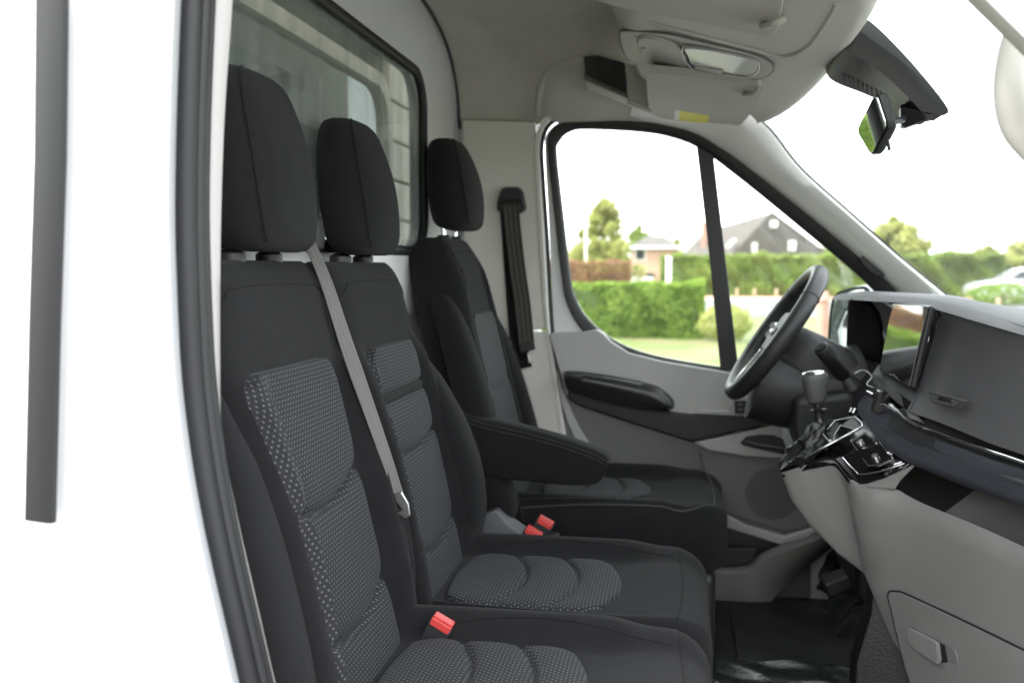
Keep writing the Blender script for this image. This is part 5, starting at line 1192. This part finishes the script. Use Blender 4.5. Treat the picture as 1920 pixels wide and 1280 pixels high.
# brick house
def gable(name, x0, x1, y0, y1, he, hr, label, wallm, seed, hip=0., wins=(), chim=None, axis='x', dormers=(), split=False):
    t = thing(name, ((x0+x1)/2, (y0+y1)/2, 0), label, 'house')
    box('wall', (x0+.3, y0+.3, 0), (x1-.3, y1-.3, he), wallm, t, bev=.01)
    ym = (y0+y1)/2; hx = (x1-x0)*hip
    vs = [(x0, y0, he), (x1, y0, he), (x1, y1, he), (x0, y1, he), (x0+hx, ym, hr), (x1-hx, ym, hr)]
    mk('roof', vs, [(0, 1, 5, 4), (2, 3, 4, 5), (0, 4, 3), (1, 2, 5), (0, 3, 2, 1)], 'tile', t, False)
    box('gutter', (x0-.1, y0-.12, he-.1), (x1+.1, y0, he+.12), 'whitep', t, bev=.02)
    if chim: 
        c_ = chim; box('chimney', (c_[0]-.6, ym-1.8, he), (c_[0]+.6, ym-.8, c_[1]), 'brickpave', t, bev=.02)
    for (a, b, w_, h_) in wins:
        f_ = box('window', (a-w_/2-.1, y0+.22, b-.1), (a+w_/2+.1, y0+.32, b+h_+.1), 'whitep', t, bev=.02)
        box('pane', (a-w_/2, y0+.2, b), (a+w_/2, y0+.25, b+h_), 'dkgl', f_, bev=0)
    return t
D3 = 82
xa, xb = gx(1176, D3), gx(1278, D3)
gable('brick_house', xa, xb, D3-1.85, D3+7, 1.57+35/FPX*D3, 1.57+60/FPX*D3, 'pinkish brick house with grey hipped roof and white gutter behind the near hedge', 'brick', 1, .34, wins=[(gx(1200, D3), 2.2, .8, .9)])
bh = bpy.data.objects['brick_house']
prism('skylight', [np.array((gx(1243+dx, D3), D3-1.85+2.2+dy, 1.57+42/FPX*D3+dy*.28)) for dx, dy in ((-8, 0), (8, 0), (8, 1.3), (-8, 1.3))], (0, -.08, .1), 'whitep', bh, bev=0)
ph_ = box('porch', (gx(1185, 80), 77.5, 0), (gx(1225, 80), 79.8, 1.57-20/FPX*80), 'whitep', bh, bev=.03)
box('door', (gx(1218, D3)-.4, D3-1.62, 0), (gx(1218, D3)+.4, D3-1.5, 1.0), 'dkgl', bh, bev=.01)
# dark roof house: gable end facing the van
D4 = 76
dh = thing('dark_roof_house', (gx(1450, D4), D4+4, 0), 'large house with steep dark tiled roof, red chimney and small white windows', 'house')
def zz(py, D): return 1.57+(500-py)/FPX*D
y_ = D4-1.85
mk('roof', [np.array((gx(1258, D4), y_+1.5, zz(498, D4))), np.array((gx(1322, D4), y_+5, zz(432, D4))), np.array((gx(1440, D4+4), y_+5, zz(398, D4))), np.array((gx(1445, D4), y_, zz(400, D4))), np.array((gx(1590, D4), y_, zz(502, D4))), np.array((gx(1350, D4), y_, zz(502, D4))), np.array((gx(1560, D4), y_+10, zz(500, D4))), np.array((gx(1260, D4), y_+10, zz(498, D4)))],
   [(0, 5, 3, 2, 1), (5, 4, 3), (3, 4, 6, 2), (1, 2, 6, 7), (0, 1, 7)], 'tile', dh, False)
box('wall', (gx(1275, D4), y_+2, 0), (gx(1570, D4), y_+9, zz(500, D4)), 'brick', dh)
box('chimney', (gx(1316, D4), y_+3, zz(470, D4)), (gx(1327, D4), y_+4, zz(416, D4)), 'brickpave', dh, bev=.03)
for (a, b, w_, h_) in ((1449, 424, 13, 12), (1414, 466, 9, 17), (1484, 463, 13, 18)):
    f_ = box('window', (gx(a-w_/2, D4), y_-.15, zz(b+h_/2, D4)), (gx(a+w_/2, D4), y_+.6, zz(b-h_/2, D4)), 'whitep', dh, bev=.02)
    box('pane', (gx(a-w_/2+2.5, D4), y_-.19, zz(b+h_/2-2.5, D4)), (gx(a, D4), y_-.1, zz(b-h_/2+2.5, D4)), 'dkgl', f_, bev=0)
sk = [PY(1361, 465, y_+.3), PY(1366, 465, y_+.3), PY(1380, 451, y_+2), PY(1374, 451, y_+2)]
prism('skylight', sk, (0, -.3, .1), 'whitep', dh, bev=0)
# street furniture
def pole(name, px, top_py, D, r_, m, label, cat, base_py=None, group=None):
    t = thing(name, (gx(px, D), D-1.85, 0), label, cat, group)
    tube('shaft', [(gx(px, D), D-1.85, 0), (gx(px, D), D-1.85, zz(top_py, D))], r_, m, t, n=8)
    tube('cap', [(gx(px, D), D-1.85, zz(top_py, D)), (gx(px, D), D-1.85, zz(top_py, D)+r_*1.5)], [r_*1.3, r_*.8], m, t, n=8)
    return t
pole('lamp_post', 1098, 415, 62, .09, 'whitep', 'thin white lamp post in front of the feathery tree', 'lamp post')
pole('sign_post', 1254, 488, 44, .12, 'whitep', 'short white post at the left end of the far hedge', 'post')
st = ['leftmost of the three wooden stakes in front of the far hedge', 'middle one of the three wooden stakes in front of the far hedge', 'rightmost of the three wooden stakes in front of the far hedge']
for k, px in enumerate((1383, 1416, 1457)): pole('wooden_stake', px, 543, 45, .055, 'woodp', st[k], 'stake', group='wooden stakes along the far pavement')
pole('wooden_stake', 1402, 574, 25, .055, 'woodp', 'single pale stake on this side of the road, nearest the bush', 'stake', group='wooden stakes on the near verge')
pole('wooden_stake', 1875, 560, 24, .05, 'woodp', 'pale stake standing below the parked car', 'stake', group='wooden stakes on the near verge')
pole('gate_post', 1545, 560, 12, .075, 'brickpave', 'thick reddish post just left of the outside mirror', 'post')
bush('low_plant', gx(1890, 40), 38.5, 1.4, .9, 'leafA', 2500, .12, 'bright green low planting in front of the parked car', 31)
# parked car beyond the windscreen
pc = thing('parked_car', (gx(1880, 44), 43.2, 0), 'silver estate car parked across the road, seen hazily through the windscreen', 'car')
X0 = gx(1828, 44)
prof = [(0, .35), (.0, .62), (.15, .80), (.9, .95), (1.3, 1.02), (1.9, 1.42), (2.5, 1.55), (3.6, 1.56), (4.3, 1.42), (4.75, 1.0), (4.8, .45), (4.6, .25), (.2, .25)]
rings = []
for yy, sc__ in ((0, .93), (.12, .985), (.5, 1), (1.2, 1), (1.6, .985), (1.75, .93)):
    rings.append([np.array((X0+2.4+(a-2.4)*sc__, 42.4+yy*1.0+ (0.18 if (b > 1.1 and yy < .3) else 0)-(0.18 if (b > 1.1 and yy > 1.3) else 0), .25+(b-.25)*(.97+.03*sc__))) for a, b in prof])
loft('body', rings, 'carp', pc)
for seg_ in (((1.55, 1.03), (2.05, 1.36), (2.55, 1.46), (2.6, 1.03)), ((2.68, 1.03), (2.68, 1.46), (3.55, 1.47), (3.6, 1.03)), ((3.68, 1.03), (3.65, 1.46), (4.1, 1.38), (4.4, 1.05))):
    prism('side_window', [np.array((X0+a, 42.36+.02+(b-1.03)*.40, b)) for a, b in seg_], (0, .03, 0), 'dkgl', pc, bev=.004)
for wx in (.95, 3.85):
    wv = [(X0+wx, 42.36, .33), (X0+wx, 42.60, .33)]
    wo = tube('wheel', [np.array(p) for p in wv], [.33, .33], 'rubber', pc, n=20)
    tube('rim', [np.array((X0+wx, 42.33, .33)), np.array((X0+wx, 42.40, .33))], [.2, .2], 'steel', wo, n=14)
box('headlight', (X0-.01, 42.45, .62), (X0+.3, 42.8, .76), 'lens', pc, bev=.03)
# unseen greenery added behind the photographer to feed the reflections
hedge('hedge', -14, 8, -16, -14.6, 1.6, 'leafA', 'hcore', 9000, .16, 'unseen green hedge behind the photographer, added for reflections', 41)
hedge('hedge', -22, 6, -24, -22, 3.2, 'leafC', 'ccore', 9000, .26, 'unseen copper hedge behind the photographer, added for reflections', 42)
for k, (x, y) in enumerate(((-16, -30), (-9, -32), (-3, -29), (4, -31), (-24, -28))):
    bush('round_tree', x, y, 4.0, 9, 'leafD', 4500, .5, ['unseen tree behind the photographer, added for reflections', 'second tree of the unseen row added behind the photographer', 'third tree of the unseen row added behind the photographer', 'fourth tree of the unseen row added behind the photographer', 'last tree of the unseen added row, towards the van rear'][k], 50+k, cat='tree', z0=.5)
# ---- the open passenger door, swung forward beyond the right edge of the picture
od = thing('open_passenger_door', (.78, -1.0, .62), 'passenger door standing wide open, just outside the right edge of the picture', 'door')
hx, hy, ox_, oy_ = .80, -1.0, .74, -2.08
def dq(u_, z, d=0): return np.array((hx+(ox_-hx)*u_+d, hy+(oy_-hy)*u_, z))
prism('door_skin', [dq(0, .5, .05), dq(1, .5, .05), dq(1, 1.35, .05), dq(0, 1.35, .05)], (.03, 0, 0), 'white', od, bev=.01)
prism('inner_panel', [dq(.02, .52), dq(.98, .52), dq(.98, 1.36), dq(.02, 1.30)], (.05, 0, 0), 'grey2', od, bev=.02)
prism('armrest', [dq(.25, 1.05, -.06), dq(.9, 1.10, -.06), dq(.9, 1.18, -.05), dq(.25, 1.12, -.05)], (.06, 0, 0), 'black', od, bev=.02)
tube('window_frame', [dq(0, 1.36, .04), dq(.35, 1.75, .04), dq(.62, 2.0, .04), dq(.95, 2.02, .04), dq(.98, 1.36, .04)], .03, 'white', od, n=10)
for k, (x, y, r_, h) in enumerate(((-16, 58, 6, 12), (-24, 50, 5, 13), (-32, 48, 6, 14), (-41, 50, 6, 12), (-50, 46, 6, 13))):
    bush('round_tree', x, y, r_, h, 'leafD', 5000, .5, ['broad tree behind the copper hedge, nearest the feathery tree but outside the frame', 'second broad tree behind the copper hedge, outside the frame', 'third broad tree behind the copper hedge, outside the frame', 'fourth broad tree behind the copper hedge, outside the frame', 'last broad tree behind the copper hedge, outside the frame'][k], 60+k, cat='tree', z0=.5)
sc.cycles.use_denoising = True
